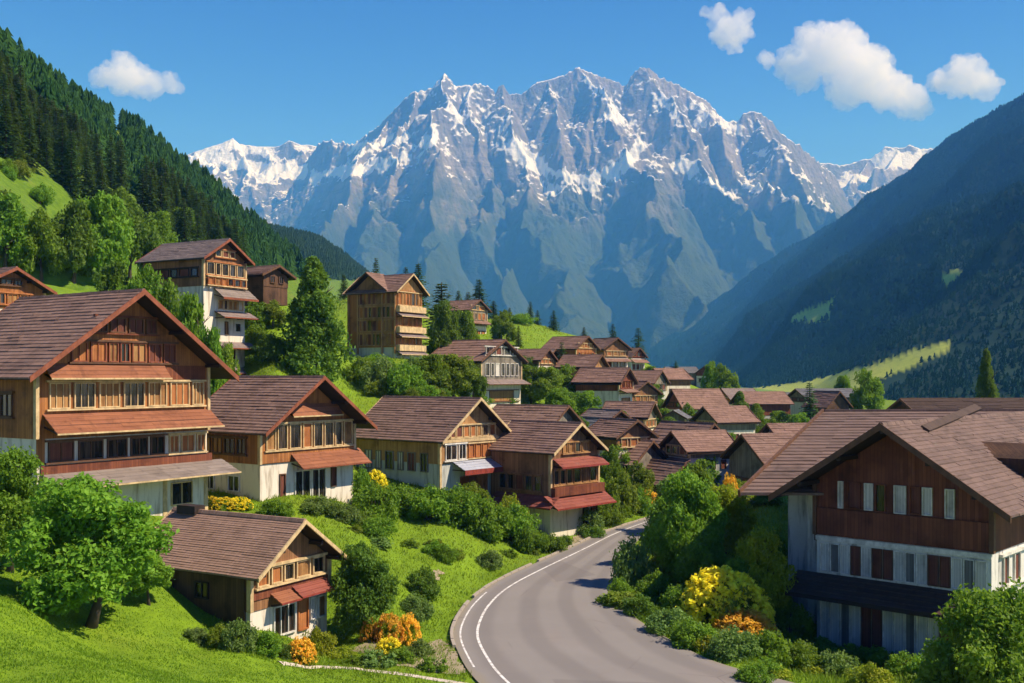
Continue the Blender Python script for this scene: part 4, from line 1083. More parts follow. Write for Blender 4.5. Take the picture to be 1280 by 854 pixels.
for i, (z0, z1) in enumerate(((6.4, 8.0), (4.7, 6.2), (3.0, 4.5), (1.2, 2.8))):
    win_row(H7, .15, 5.9, z0, z1, 8, -h - .05, 'timber_gold', ('shut_orange', 'shut_red', 'glass', 'curtain'), d='west', seed=80 + i, mull=0, beam_mat='timber_gold')
for y_ in (0, 2.0, 5.95, L7 - .1): panel(H7, 'lattice_post', 'timber_gold', y_, y_ + .16, .2, he7 - .1, .24, -h - .05, 'west')

# --- houses further up and along the hill
def simple(label, loc, rz, W, hr, t, os_, Lb, zp, plaster='plaster', timber='timber_brown', roof='roof_brown', rows=(), pents=(), side=(), nc=9, barge='brown_wood', deep=4, swl=0.0, seed=0, of=.7, corner='cream', name='house', cat='house', group=None, jit=.03):
    e = house(label, loc, rz, W, hr, t, os_, of, Lb, zp, plaster, timber, roof, nc, barge, deep, corner=corner, purlins=False, jit=jit, swl=swl, name=name, cat=cat, group=group)
    h = W / 2
    for i, (z0, z1, n, fr, fills) in enumerate(rows):
        win_row(e, -h * .86, h * .86, z0, z1, n, -.06 if z0 >= zp - .1 else -.01, fr, fills, seed=seed + i, mull=0, beams=i % 2 == 0, gaps=.3)
    for (zw, zl, out, m_) in pents: pent(e, -h - .15, h + .35, zw, zl, out, m_, 'brown_wood', -.05, 3, .1)
    for i, (z0, z1, n, fr, fills) in enumerate(side):
        s = -1 if rz > 0 else 1
        win_row(e, .7, Lb - 1.3, z0, z1, n, s * (h + (.05 if z0 >= zp - .1 else 0)), fr, fills, d='west' if s < 0 else 'east', seed=seed + 5 + i, mull=0, beams=False, gaps=.5)
    return e
G = ('glass', 'glass', 'shut_red'); GC = ('glass', 'curtain', 'shut_orange')
simple('small hilltop chalet high on the hill, spruces at its back, beyond the tower house', (-6.99, 212.72, 7.0), 58, 6.4, 8.5, .54, .9, 7, 3.2, 'plaster', 'timber_grey', 'roof_red', [(6.4, 7.3, 2, 'cream', GC), (4.4, 5.9, 4, 'cream', GC), (1.0, 2.2, 3, 'brown_wood', GC)], [(4.3, 3.6, 1.2, 'roof_brown')], seed=100)
simple('grey weathered chalet over a cream ground floor, below the tower house', (-1.48, 144.12, -4.19), 56.7, 9.86, 9.17, .52, .85, 9.3, 3.2, 'plaster', 'timber_grey', 'roof_red', [(7.0, 8.2, 4, 'white_wood', G), (4.1, 6.0, 7, 'white_wood', ('glass', 'shut_white', 'glass')), (.6, 2.2, 1, 'brown_wood', ('curtain',))], [(3.7, 3.05, 1.5, 'roof_grey')], [(3.6, 5.4, 4, 'timber_grey', G)], seed=110, swl=.16)
simple('cottage of which only a patch of roof shows amid bushes', (5.6, 172, .2), 60, 5, 4.2, .6, .6, 6, 1.5, 'plaster', 'timber_brown', 'roof_red', [(1.8, 2.6, 3, 'cream', GC)], seed=120)
simple('orange-timbered chalet stacked in balconies at the top of the hillside cluster', (13.6, 192, -.8), 52, 6.4, 8.1, .6, .8, 7.5, 2.2, 'plaster', 'timber_orange', 'roof_red', [(5.9, 6.8, 3, 'cream', GC), (4.0, 5.2, 5, 'orange_wood', GC), (2.4, 3.4, 5, 'cream', GC), (.2, 1.6, 3, 'cream', GC)], [(3.8, 3.2, 1.1, 'roof_red'), (2.2, 1.6, 1.3, 'pent_grey')], seed=130)
simple('brown house wedged between the orange-timbered chalet and the barrel-roofed one', (21.0, 228, -.3), 50, 7.0, 7.2, .55, .8, 8, 2.2, 'plaster', 'timber_brown', 'roof_red', [(3.2, 4.6, 5, 'cream', GC), (.8, 1.9, 4, 'cream', GC)], [(2.9, 2.3, 1.2, 'roof_red')], seed=140)
simple('slim house with rounded brown roof under two lone spruces', (31.6, 261, .0), 40, 5.0, 7.0, .8, .5, 7, 4.4, 'plaster_white', 'timber_red', 'roof_red', [(4.8, 5.8, 3, 'rust_wood', G), (1.5, 3.0, 3, 'rust_wood', G)], [(4.2, 3.3, 1.4, 'roof_red')], seed=150, swl=-.3)
simple('white-walled house under a heavy brown roof with dark red timber balcony', (17.5, 160.2, -6.2), 62, 5.6, 7.4, .62, .8, 7.6, 3.9, 'plaster', 'timber_red', 'roof_red', [(4.3, 5.5, 5, 'rust_wood', ('shut_red', 'glass', 'curtain')), (1.2, 2.9, 1, 'brown_wood', ('curtain',))], [(4.2, 3.7, 1.2, 'roof_brown')], seed=160, swl=.2)
simple('cream house with a dark red side gable and long brown roof above the old roofs', (27.2, 173, -10.6), -72, 7.0, 8.35, .8, .5, 8.2, 5.0, 'plaster_white', 'timber_red', 'roof_red', [(5.4, 6.2, 2, 'dark_wood', G)], [], [(2.0, 4.4, 2, 'brown_wood', ('curtain', 'shut_white'))], seed=170)
simple('brown-roofed house between the white-walled house and the red side gable', (29.0, 205, -6.0), 60, 7, 7.0, .6, .6, 9, 3, 'plaster_grey', 'timber_grey', 'roof_brown', [(3.2, 4.4, 4, 'timber_grey', G)], [], seed=175)
simple('small grey-gabled shed below the red side gable', (24.6, 158, -9.5), -20, 3.4, 4.2, .55, .4, 4, 1.5, 'plaster_grey', 'timber_grey', 'roof_slate', [(1.8, 2.6, 2, 'timber_grey', G)], [], seed=178, name='shed', cat='shed')
simple('reddish low house half hidden by the dark pointed tree', (41.0, 186, -9.5), -75, 6.0, 6.6, .6, .5, 8.5, 2.5, 'plaster_grey', 'timber_red', 'roof_red', [(2.8, 3.8, 3, 'brown_wood', G)], [], seed=180)
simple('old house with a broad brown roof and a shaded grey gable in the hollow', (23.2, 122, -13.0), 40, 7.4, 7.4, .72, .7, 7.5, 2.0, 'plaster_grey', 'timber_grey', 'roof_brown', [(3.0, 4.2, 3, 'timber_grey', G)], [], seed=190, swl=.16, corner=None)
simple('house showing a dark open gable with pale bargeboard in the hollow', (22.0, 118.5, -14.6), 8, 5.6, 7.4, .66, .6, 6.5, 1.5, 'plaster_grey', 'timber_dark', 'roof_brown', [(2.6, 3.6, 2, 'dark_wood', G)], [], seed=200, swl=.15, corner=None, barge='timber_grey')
simple('low ramshackle house with mixed grey and brown roofing behind the tall narrow chalet', (14.6, 112, -13.2), 52, 6.4, 6.2, .6, .8, 8.5, 1.4, 'plaster_grey', 'timber_grey', 'roof_brown', [(1.8, 3.0, 3, 'timber_grey', G)], [], seed=210, swl=.16, corner=None)
simple('little house with pale slate roof over the ramshackle one', (11.2, 126, -10.6), 35, 4.2, 5.4, .7, .5, 5, 2.0, 'plaster_grey', 'timber_dark', 'roof_slate', [(2.4, 3.3, 2, 'dark_wood', G)], [], seed=220, swl=.1, corner=None)
simple('low cottage right behind the roadside bushes with a steep brown roof', (17.6, 108, -14.3), 30, 4.6, 5.2, .75, .6, 6, 1.2, 'plaster_grey', 'timber_dark', 'roof_brown', [(1.6, 2.5, 2, 'dark_wood', G)], [], seed=230, corner=None, swl=.12)
simple('long brown roof behind the tall narrow chalet, ragged at its gable end', (5.8, 117, -9.6), 57, 6.2, 6.2, .6, .7, 9, 2.0, 'plaster_grey', 'timber_grey', 'roof_brown', [(2.4, 3.4, 3, 'timber_grey', G)], [], seed=240, corner=None, swl=.1)
simple('wide weathered brown roof beside the big dark chalet, nearer of the two', (22.5, 99, -13.2), -78, 8.4, 7.6, .50, .6, 12, 2.0, 'plaster_grey', 'timber_grey', 'roof_brown', [(2.4, 3.4, 3, 'brown_wood', G)], [], seed=250, corner=None, swl=.14, nc=14)
simple('weathered brown roof standing behind the wide one beside the big dark chalet', (27.5, 109.5, -12.8), -80, 8.0, 7.7, .5, .6, 10, 2.0, 'plaster_grey', 'timber_grey', 'roof_red', [(2.4, 3.4, 3, 'brown_wood', G)], [], seed=255, corner=None, swl=.14, nc=12)
simple('far grey barn on the green terrace, long blank wall', (49, 330, -2.6), -78, 7, 5.4, .5, .4, 10, 3.6, 'timber_grey', 'timber_grey', 'roof_slate', [], [], seed=260, corner=None, name='barn', cat='barn')
simple('far red-gabled cottage next to the grey barn on the terrace', (60.5, 326, -2.6), -30, 5.6, 5.6, .7, .4, 6, 2.6, 'plaster', 'timber_red', 'roof_red', [(.6, 1.8, 2, 'brown_wood', G)], [], seed=265, corner=None, name='cottage', cat='cottage')
simple('long low dark barn in the valley beyond the bushes', (55.0, 235, -9.6), -85, 7, 5.8, .45, .5, 12, 3.0, 'timber_grey', 'timber_grey', 'roof_slate', [(.8, 2.0, 3, 'dark_wood', G)], [], seed=270, corner=None, name='barn', cat='barn')
simple('wide grey farmhouse in the valley, left of the small red gable', (56.5, 205, -10.2), -82, 8, 7.6, .35, .5, 11, 5.0, 'plaster_grey', 'timber_grey', 'roof_slate', [(5.2, 5.9, 2, 'dark_wood', G)], [], [(1.5, 3.2, 3, 'dark_wood', G)], seed=275, corner=None, name='farmhouse', cat='farmhouse')
simple('small steep red gable beside the grey farmhouse', (58.2, 186, -9.6), 25, 5.2, 6.8, .95, .4, 6, 2.2, 'plaster_grey', 'timber_dark', 'roof_red', [(2.6, 3.6, 2, 'dark_wood', G)], [], seed=280, corner=None, name='cottage', cat='cottage')
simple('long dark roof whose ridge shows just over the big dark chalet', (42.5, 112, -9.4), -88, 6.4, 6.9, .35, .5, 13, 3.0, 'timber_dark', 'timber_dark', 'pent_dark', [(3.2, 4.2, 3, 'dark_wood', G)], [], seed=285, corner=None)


vill = [(770, 472, 205, 58, 6.0, 6.0, 'roof_brown', 'plaster', 'timber_brown', 'cream-walled cottage under the twin skyline spruces, left of the barrel-roofed slim house'), (690, 478, 178, 60, 5.2, 5.6, 'roof_grey', 'plaster', 'timber_orange', 'small bright cottage below the stacked orange-timbered chalet'),
 (820, 503, 215, -62, 6.0, 6.2, 'roof_red', 'plaster', 'timber_brown', 'cottage with long sunlit roof right of the hillside cluster'), (748, 503, 172, 62, 5.4, 5.8, 'roof_brown', 'plaster', 'timber_gold', 'golden gabled cottage wedged above the white-walled house'),
 (806, 532, 165, 64, 5.2, 5.8, 'roof_brown', 'plaster', 'timber_brown', 'pale cottage right of the white-walled house, brown gable'), (905, 522, 225, -70, 6.4, 6.2, 'roof_grey', 'plaster', 'timber_brown', 'long pale-walled house right behind the dark pointed tree'),
 (884, 566, 146, -66, 5.6, 5.6, 'roof_red', 'plaster', 'timber_grey', 'small sunlit house below the cream house'), (812, 570, 136, 66, 5.0, 5.4, 'roof_brown', 'plaster', 'timber_grey', 'narrow old house at the head of the hollow, pale foot'),
 (772, 566, 128, 68, 4.8, 5.2, 'roof_grey', 'plaster', 'timber_brown', 'little brown house above the ramshackle roofs'), (846, 602, 113, -68, 5.2, 4.9, 'roof_red', 'plaster_grey', 'timber_grey', 'low old house with sunlit roof just above the roadside trees'), (792, 598, 112, 70, 4.6, 5.0, 'roof_red', 'plaster', 'timber_brown', 'small house with sunlit front right of the red pent roofs')]
for i_, (px, py, D, rz, W_, hr_, rf, pl, tb, lb) in enumerate(vill):
    p_ = at(px, py, D); hr_ *= (1.3, 1.0, 1.12, 1.35, 1.2, 1.0, 1.15, 1.3, 1.0, 1.1, 1.25)[i_]; rz = 33 if (rz > 0 and i_ % 2 == 0) else rz
    simple(lb, (p_.x, p_.y, p_.z), rz, W_, hr_, .62, .6, W_ + 1.0, hr_ * .50, pl, tb, rf, [(hr_ * .54, hr_ * .54 + 1.0, 3, 'cream', GC), (hr_ * .26, hr_ * .26 + 1.1, 3, 'brown_wood', G)], [(hr_ * .48, hr_ * .40, .9, 'roof_red')] if i_ % 3 == 0 else [], [(hr_ * .26, hr_ * .26 + 1.1, 3, 'brown_wood', G)], seed=400 + i_ * 7, swl=.1, name='cottage', cat='cottage', corner='cream' if i_ % 2 else None)

# --- the big dark chalet across the road
HR = house('big dark red chalet with white shuttered storeys across the road', (17.35, 46.6, -12.25), -42.9, 7.9, 10.1, .66, 1.36, 2.0, 19.0, 4.75, 'plaster_white', 'timber_red', 'roof_weathered', nc=24, barge='brown_wood', deep=4, corner='brown_wood', bargeh=.3)
h = 3.95
for x_, w_2, fl in ((-.72, .24, 'shut_white'), (-.60, .6, 'shut_red'), (-.40, .42, 'shut_white'), (-.27, .5, 'glass'), (-.05, .55, 'shut_white'), (.13, .5, 'shut_red'), (.27, .45, 'shut_white'), (.52, .42, 'shut_white')):
    window(HR, h * x_, h * x_ + w_2, 6.1 + .03 * math.sin(x_ * 9), 7.35, -.06, 'timber_red' if fl != 'shut_white' else 'white_wood', fl, 0, fw=.05)
panel(HR, 'balcony_front', 'timber_red', -h + .1, h - .05, 4.85, 6.05, .16, -.05)
panel(HR, 'window_beam', 'white_wood', -h - .03, h + .03, 4.5, 4.72, .10)
for z0_, z1_, pat in ((3.0, 4.45, 'wgwrwrrwgwrrwgw'), (-.6, 1.75, 'wwgwrrwwgwwrrww')):
    x_ = -h + .15; u_ = (2 * h - .3) / len(pat)
    for k_, ch in enumerate(pat):
        window(HR, x_ + k_ * u_ + .02, x_ + (k_ + 1) * u_ - .02, z0_ + .05, z1_ - .05, 0, 'white_wood' if ch != 'r' else 'brown_wood', {'w': 'shut_white', 'g': 'shut_grey', 'r': 'shut_red'}[ch], 0, fw=.04, out=.07)
pent(HR, -h - 1.0, h * .82, 2.95, 2.15, 1.5, 'pent_dark', 'dark_wood', 0, 5, .2)
win_row(HR, 1.0, 9.0, 3.1, 4.5, 5, h, 'white_wood', ('glass', 'shut_white', 'shut_red'), d='east', seed=304, beams=True, gaps=.5, mull=0)
win_row(HR, 1.5, 9.0, .6, 2.2, 4, h, 'white_wood', ('glass', 'shut_white'), d='east', seed=305, beams=False, gaps=.5, mull=0)
MB().box(-h - 1.3, -h - .003, 1.6, 7.0, -4, 6.6).build('side_wing', M['plaster_white'], HR); window(HR, -h - .9, -h - .35, 4.2, 5.6, 1.6, 'brown_wood', 'shut_red', 0)
# side dormer on the sunny slope
dm = MB(); z = 10.1 - (h + .2) * .66
dm.prism([(4.6, z + .1), (6.9, z + .1), (6.9, z + 1.1), (5.75, z + 1.75), (4.6, z + 1.1)], 0, 1)
dv = [(h - 2.3 * .0 - (0 if k < 5 else 2.6) + .2, v[0], v[2]) for k, v in enumerate(dm.v)]
d2 = MB().add(dv, dm.f); d2.build('dormer', M['timber_dark'], HR)
# roof wing behind, its ridge parallel to the valley road
wg = MB(); A0 = Vector((18.6, 62.0, -2.12)); B0 = Vector((10.75, 49.0, -5.55)); A1 = Vector((33.5, 61.5, -2.05)); B1 = Vector((33.5, 49.0, -5.55))
inv = (Matrix.Translation(HR.location) @ Matrix.Rotation(R(-42.9), 4, 'Z')).inverted()
nc_ = 26
for i in range(nc_):
    a, c = i / nc_, min(1.0, (i + 1) / nc_ + .01); n_ = 9
    for q in range(n_):
        u0, u1 = q / n_, (q + 1) / n_; j = random.uniform(-.015, .015)
        P4 = [A0.lerp(B0, a).lerp(A1.lerp(B1, a), u0), A0.lerp(B0, c).lerp(A1.lerp(B1, c), u0), A0.lerp(B0, c).lerp(A1.lerp(B1, c), u1), A0.lerp(B0, a).lerp(A1.lerp(B1, a), u1)]
        up = [.0, .055 + j, .055 + j, .0]
        wg.hexa([inv @ (p + Vector((0, 0, -.08))) for p in P4] + [inv @ (p + Vector((0, 0, k_))) for p, k_ in zip(P4, up)])
w_ = wg.build('roof_wing', M['roof_weathered'], HR)
bk = MB(); C0 = Vector((20.5, 73.0, -5.5)); C1 = Vector((33.5, 73.0, -5.5))
dz = Vector((0, 0, -.12)); bk.hexa([inv @ (p + dz) for p in (A0, A1, C1, C0)] + [inv @ p for p in (A0, A1, C1, C0)])
bk.build('roof_back', M['roof_weathered'], HR)
bb = MB(); bb.beam(inv @ (A0 + Vector((-.05, 0, 0))), inv @ (B0 + Vector((-.05, 0, 0))), .12, .34); bb.build('bargeboard', M['brown_wood'], HR)
wb = MB(); pts_ = [(13.8, 52.0), (33.0, 51.5), (33.0, 71.0), (20.8, 71.0)]
wb.hexa([inv @ Vector((x, y, -15)) for x, y in pts_] + [inv @ Vector((x, y, -5.6)) for x, y in pts_]); wb.build('rear_wall', M['plaster_white'], HR)
rc = MB(); rc.beam(inv @ (A0 + Vector((0, 0, .03))), inv @ (A1 + Vector((0, 0, .03))), .26, .16); rc.build('ridge_cap', M['roof_weathered'], HR)

def on_plane(px, py):
    d = at(px, py, 1.0); o_ = inv @ Vector((0, 0, 0)); e_ = (inv @ d) - o_
    k_ = (10.1 - o_.x * .66 - o_.z) / (e_.z + e_.x * .66); return o_ + e_ * k_
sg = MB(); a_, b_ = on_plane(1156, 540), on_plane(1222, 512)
sg.beam(a_ + Vector((0, 0, .12)), b_ + Vector((0, 0, .12)), .42, .16, (.55, 0, .83)); sg.build('roof_shadow_strip', M['pent_dark'], HR)  # dark bar added to draw the shadow line of a step in the roof

HR.location = HR.location * 1.22; HR.scale = (1.22, 1.22, 1.22)      # the house is a good tenth larger and stands that much further off
# ------------------------------------------------------------------ trees, shrubs, flowers
_mesh = {}
SPEC = {  # shape: (clumps, leaves per clump, leaf size, crown kind, clump radius, variants)
 'big': (230, 105, .040, 'lobed', .23), 'round': (110, 100, .060, 'lobed', .27), 'tall': (190, 90, .052, 'tall', .34),
 'dome': (64, 90, .066, 'dome', .27), 'tuft': (26, 60, .12, 'dome', .34)}
def crown_mesh(kind, var, mat):
    key = (kind, var, mat)
    if key not in _mesh:
        base = (kind, var)
        if base not in _mesh: _mesh[base] = crown(var * 13 + len(kind) * 101, *SPEC[kind][:3], SPEC[kind][3], SPEC[kind][4])
        _mesh[key] = np_mesh(kind + '_foliage', *_mesh[base], M[mat])
    return _mesh[key]
TRUNKS = [limbs(s, .16, .30, .82, .030).mesh('trunk', M['bark'], True) for s in (3, 4, 5)]
STEMS = []
for s in (1, 2):
    b = MB(); g = random.Random(s)
    for k in range(6):
        a = k * 1.05 + g.random(); b.tube([(0, 0, -.3), (math.cos(a) * .25, math.sin(a) * .25, .35), (math.cos(a) * .5, math.sin(a) * .5, .75)], [.05, .035, .012], 5)
    STEMS.append(b.mesh('stems', M['bark']))
_n = [0]
def base_of(px, py, D):
    p = hit(px, py) if D is None else hit(px, py, D)
    return p
def leafy(px, py, hp, wp, label, mat='leaf_mid', kind='round', D=None, tr=.14, group=None, name='leafy_tree', cat='tree'):
    p = base_of(px, py, D); d = p.y; _n[0] += 1; v = _n[0]
    top = (HY - (py - hp)) / F * d; h = max(.6, top - p.z); w = wp * d / F
    e = tag(empty(name, p, random.uniform(0, 6.28)), label, cat, group)
    c = link('crown', crown_mesh(kind, v % 3, mat), e, (0, 0, tr * h)); zs = (1 - tr) * h / (3.0 if kind == 'tall' else 2.05); c.scale = (w / 2.1, w / 2.1, zs)
    t = link('trunk', TRUNKS[v % 3], e); t.scale = (max(w, .55 * h), max(w, .55 * h), h); return e
def shrub(px, py, hp, wp, label, mat='leaf_mid', kind='dome', D=None, group=None, flowers=None, name='shrub', cat='shrub', nf=190, dy=0):
    p = base_of(px, py, D); d = p.y; _n[0] += 1; v = _n[0]
    h = max(.25, (HY - (py - hp)) / F * d - p.z) if D else hp * d / F; w = wp * d / F
    e = tag(empty(name, p - Vector((0, 0, .12)), random.uniform(0, 6.28)), label, cat, group)
    c = link('foliage', crown_mesh(kind, v % 3, mat), e); c.scale = (w / 2.1, w / 2.1, h / 1.25)
    s = link('stems', STEMS[v % 2], e); s.scale = (w / 2.4, w / 2.4, h)
    if flowers:
        key = ('flowers', v % 2, flowers, nf)
        if key not in _mesh:
            g = np.random.default_rng(v); n = nf; dd = g.normal(size=(n, 3)); dd /= np.linalg.norm(dd, axis=1, keepdims=True); dd[:, 2] = np.abs(dd[:, 2])
            _mesh[key] = np_mesh('flower_heads', *leaf_cloud(g, dd * (.93 + .16 * g.random((n, 1))) * np.array([1, 1, 1.05]) + np.array([0, 0, .12]), .075 + .05 * g.random(n), 16, .060, up=.8), M[flowers])
        f = link('flowers', _mesh[key], e); f.scale = (w / 1.72, w / 1.72, h / 1.03)
    return e

# near the lawn
leafy(112, 783, 205, 205, 'full bright green tree standing alone on the lawn in front of the big chalet', 'leaf_bright', 'big', tr=.12).rotation_euler = (0, 0, 2.2)
leafy(12, 715, 165, 120, 'bright green tree cut by the picture edge at the foot of the big chalet', 'leaf_bright', 'big', tr=.12)
leafy(186, 756, 72, 62, 'small leafy sapling between the lawn tree and the little shingled chalet', 'leaf_bright', 'round', tr=.2)
leafy(455, 792, 124, 92, 'dark green small tree right of the little shingled chalet, orange bush at its foot', 'leaf_dark', 'big', tr=.06)
leafy(392, 482, 158, 98, 'tall dense pyramid-shaped tree behind the second chalet', 'leaf_dark', 'tall', D=104, tr=.02, name='pyramid_tree')
# slope above the big chalet
SL = [(6, 335, 105, 70, 'leaf_mid', 'tall bright leafy tree at the picture edge under the spruce wood'), (52, 350, 95, 60, 'leaf_bright', 'light green tree next to the meadow below the spruce wood'),
 (92, 352, 105, 70, 'leaf_dark', 'dark broad tree in the middle of the grove above the big chalet roof'), (128, 356, 128, 84, 'leaf_mid', 'tallest tree of the grove above the big chalet roof'),
 (162, 352, 112, 74, 'leaf_dark', 'dark tall tree of the grove, left of the stepped chalet roof'), (196, 330, 70, 54, 'leaf_mid', 'middling green tree rising just behind the stepped chalet roof end'),
 (228, 302, 48, 46, 'leaf_dark', 'small dark tree above the ridge of the stepped chalet'), (150, 296, 66, 54, 'leaf_bright', 'fresh green tree above the grove, at the edge of the spruce wood'),
 (116, 300, 52, 50, 'leaf_mid', 'small green tree at the upper edge of the grove, beside the bright meadow'), (0, 300, 70, 60, 'leaf_dark', 'dark tree half out of the picture beside the slope meadow')]
for px, py, hp, wp, m, lb in SL: leafy(px, py, hp, wp, lb, m, 'round', group='leafy trees of the grove above the big chalet', tr=.06)
for px, py, hp, wp, m, D, lb in [(205, 405, 66, 70, 'leaf_mid', 92, 'leafy tree hugging the shaded side wall of the stepped chalet'), (235, 432, 74, 66, 'leaf_bright', 88, 'bright leafy tree below the stepped chalet, over the big roof slope'),
 (262, 452, 62, 50, 'leaf_mid', 84, 'leafy tree between the big chalet gable and the stepped chalet foot'), (176, 392, 70, 70, 'leaf_mid', 96, 'leafy tree just above the big chalet ridge'), (285, 462, 40, 40, 'leaf_olive', 86, 'olive tree at the foot of the stepped chalet, under its lowest roof'),
 (318, 400, 30, 34, 'leaf_mid', 109, 'leafy bush-like tree below the low dark house behind the stepped chalet'), (341, 398, 26, 34, 'leaf_olive', 110, 'olive bushy tree at the corner of the low dark house'), (140, 382, 60, 66, 'leaf_dark', 104, 'dark tree looking over the left end of the big chalet ridge')]:
    leafy(px, py, hp, wp, lb, m, 'round', D=D, tr=.04, group='leafy trees around the stepped chalet')
for px, py, hp, wp, m, lb in [(322, 432, 26, 36, 'leaf_mid', 'round bush on the meadow right of the stepped chalet'), (346, 448, 30, 44, 'leaf_dark', 'dark bush left of the pyramid-shaped tree'), (326, 452, 22, 40, 'leaf_mid', 'low bush just above the second chalet roof'),
 (452, 478, 34, 44, 'leaf_mid', 'bush right of the pyramid-shaped tree'), (476, 486, 38, 52, 'leaf_blue', 'pale bluish bush below the tower house, first from the pyramid tree'), (504, 492, 36, 50, 'leaf_mid', 'green bush below the middle of the tower house'),
 (520, 468, 24, 44, 'leaf_blue', 'pale bush right at the foot of the tower house'), (470, 462, 20, 44, 'leaf_mid', 'low bush at the tower house left corner')]:
    shrub(px, py, hp, wp, lb, m, group='bushes around the tower house')
for px, py, hp, wp, m, D, lb in [(538, 502, 62, 54, 'leaf_mid', 116, 'tree with round crown just above the third chalet ridge'), (566, 506, 70, 62, 'leaf_olive', 118, 'olive tree left of the grey weathered chalet'), (590, 506, 58, 40, 'leaf_dark', 124, 'darker tree touching the grey weathered chalet'),
 (556, 440, 70, 46, 'leaf_dark', 150, 'dark dense tree immediately right of the tower house'), (580, 436, 56, 42, 'leaf_mid', 165, 'mid green tree between the tower house and the hilltop chalet'), (628, 424, 40, 34, 'leaf_mid', 205, 'leafy tree right of the hilltop chalet'),
 (664, 500, 46, 36, 'leaf_mid', 150, 'leafy tree right of the grey weathered chalet eave'), (682, 506, 54, 48, 'leaf_olive', 150, 'olive tree between the grey weathered chalet and the white-walled house'), (705, 492, 40, 40, 'leaf_mid', 165, 'leafy tree beneath the stacked orange-timbered chalet'),
 (735, 530, 44, 46, 'leaf_mid', 140, 'bushy tree in front of the white-walled house'), (718, 520, 34, 34, 'leaf_dark', 145, 'dark small tree left of the white-walled house'),
 (905, 492, 42, 40, 'leaf_bright', 240, 'bright tree with two crowns, right one, beside the terrace barn'), (889, 484, 36, 28, 'leaf_mid', 250, 'tree with narrow crown behind the bright terrace tree'), (925, 546, 56, 38, 'leaf_dark', 165, 'dark pointed tree beside the cream house'),
 (945, 535, 30, 40, 'leaf_mid', 175, 'light bushy tree right of the dark pointed tree'), (975, 532, 20, 44, 'leaf_bright', 180, 'bright hedge-like bush in front of the wide grey farmhouse'), (1055, 487, 24, 26, 'leaf_mid', 215, 'small round tree left of the taller round tree, over the far roofs'), (1085, 510, 54, 44, 'leaf_mid', 190, 'round-crowned tree above the long dark roof'),
 (760, 500, 40, 36, 'leaf_mid', 190, 'leafy tree above the white-walled house roof'), (772, 545, 36, 40, 'leaf_dark', 135, 'dark bushy tree below the white-walled house'), (795, 532, 34, 34, 'leaf_olive', 150, 'olive tree right of the white-walled house'), (818, 512, 34, 34, 'leaf_mid', 200, 'leafy tree left of the dark red side gable'),
 (652, 475, 34, 40, 'leaf_dark', 170, 'dark tree behind the grey weathered chalet gable'), (735, 478, 26, 30, 'leaf_mid', 215, 'small tree squeezed beneath the brown wedged house'), (812, 480, 24, 32, 'leaf_bright', 255, 'bright small tree below the barrel-roofed slim house'), (700, 520, 40, 44, 'leaf_mid', 135, 'tree over the long brown roof behind the tall narrow chalet'),
 (745, 516, 30, 30, 'leaf_mid', 165, 'leafy tree at the left wall of the white-walled house'), (790, 514, 28, 30, 'leaf_olive', 185, 'olive tree above the pale brown-gabled cottage'), (830, 534, 28, 30, 'leaf_bright', 160, 'bright tree right of the pale brown-gabled cottage'), (862, 524, 24, 26, 'leaf_mid', 165, 'small tree before the cream house side wall'),
 (890, 548, 32, 32, 'leaf_mid', 150, 'tree between the cream house and the small sunlit house'), (792, 578, 34, 34, 'leaf_mid', 118, 'tree among the old roofs behind the small house with sunlit front'), (762, 592, 40, 36, 'leaf_bright', 106, 'bright tree above the far road bend'), (852, 582, 32, 36, 'leaf_olive', 120, 'olive tree right of the old house with the shaded gable'),
 (912, 564, 30, 34, 'leaf_mid', 128, 'tree behind the wide weathered brown roof'), (720, 545, 30, 34, 'leaf_dark', 122, 'dark tree beside the long ragged brown roof'), (838, 545, 26, 30, 'leaf_mid', 150, 'small tree beside the grey-gabled shed'), (880, 600, 40, 40, 'leaf_mid', 112, 'tree left of the wide weathered brown roof'), (800, 602, 30, 40, 'leaf_olive', 104, 'olive tree in front of the ramshackle house'),
 (1000, 530, 16, 40, 'leaf_mid', 170, 'low bush below the wide grey farmhouse')]:
    leafy(px, py, hp, wp, lb, m, 'tall' if 'pointed' in lb else 'round', D=D, tr=.06, group='leafy trees amid the village houses')
leafy(1233, 512, 74, 36, 'slim upright tree rising over the big dark chalet ridge', 'leaf_dark', 'tall', D=150, tr=.04, name='slim_tree')
def spr(px, py, hp, D, w, lb, v):
    p = at(px, py, D); g_ = drop(p.x, p.y, p.z).z; top = (HY - (py - hp)) / F * D; z = min(g_, p.z + 6); spruce(p.x, p.y, z, top - z, w * 1.45, lb, 'lone spruces along the village skyline', v)
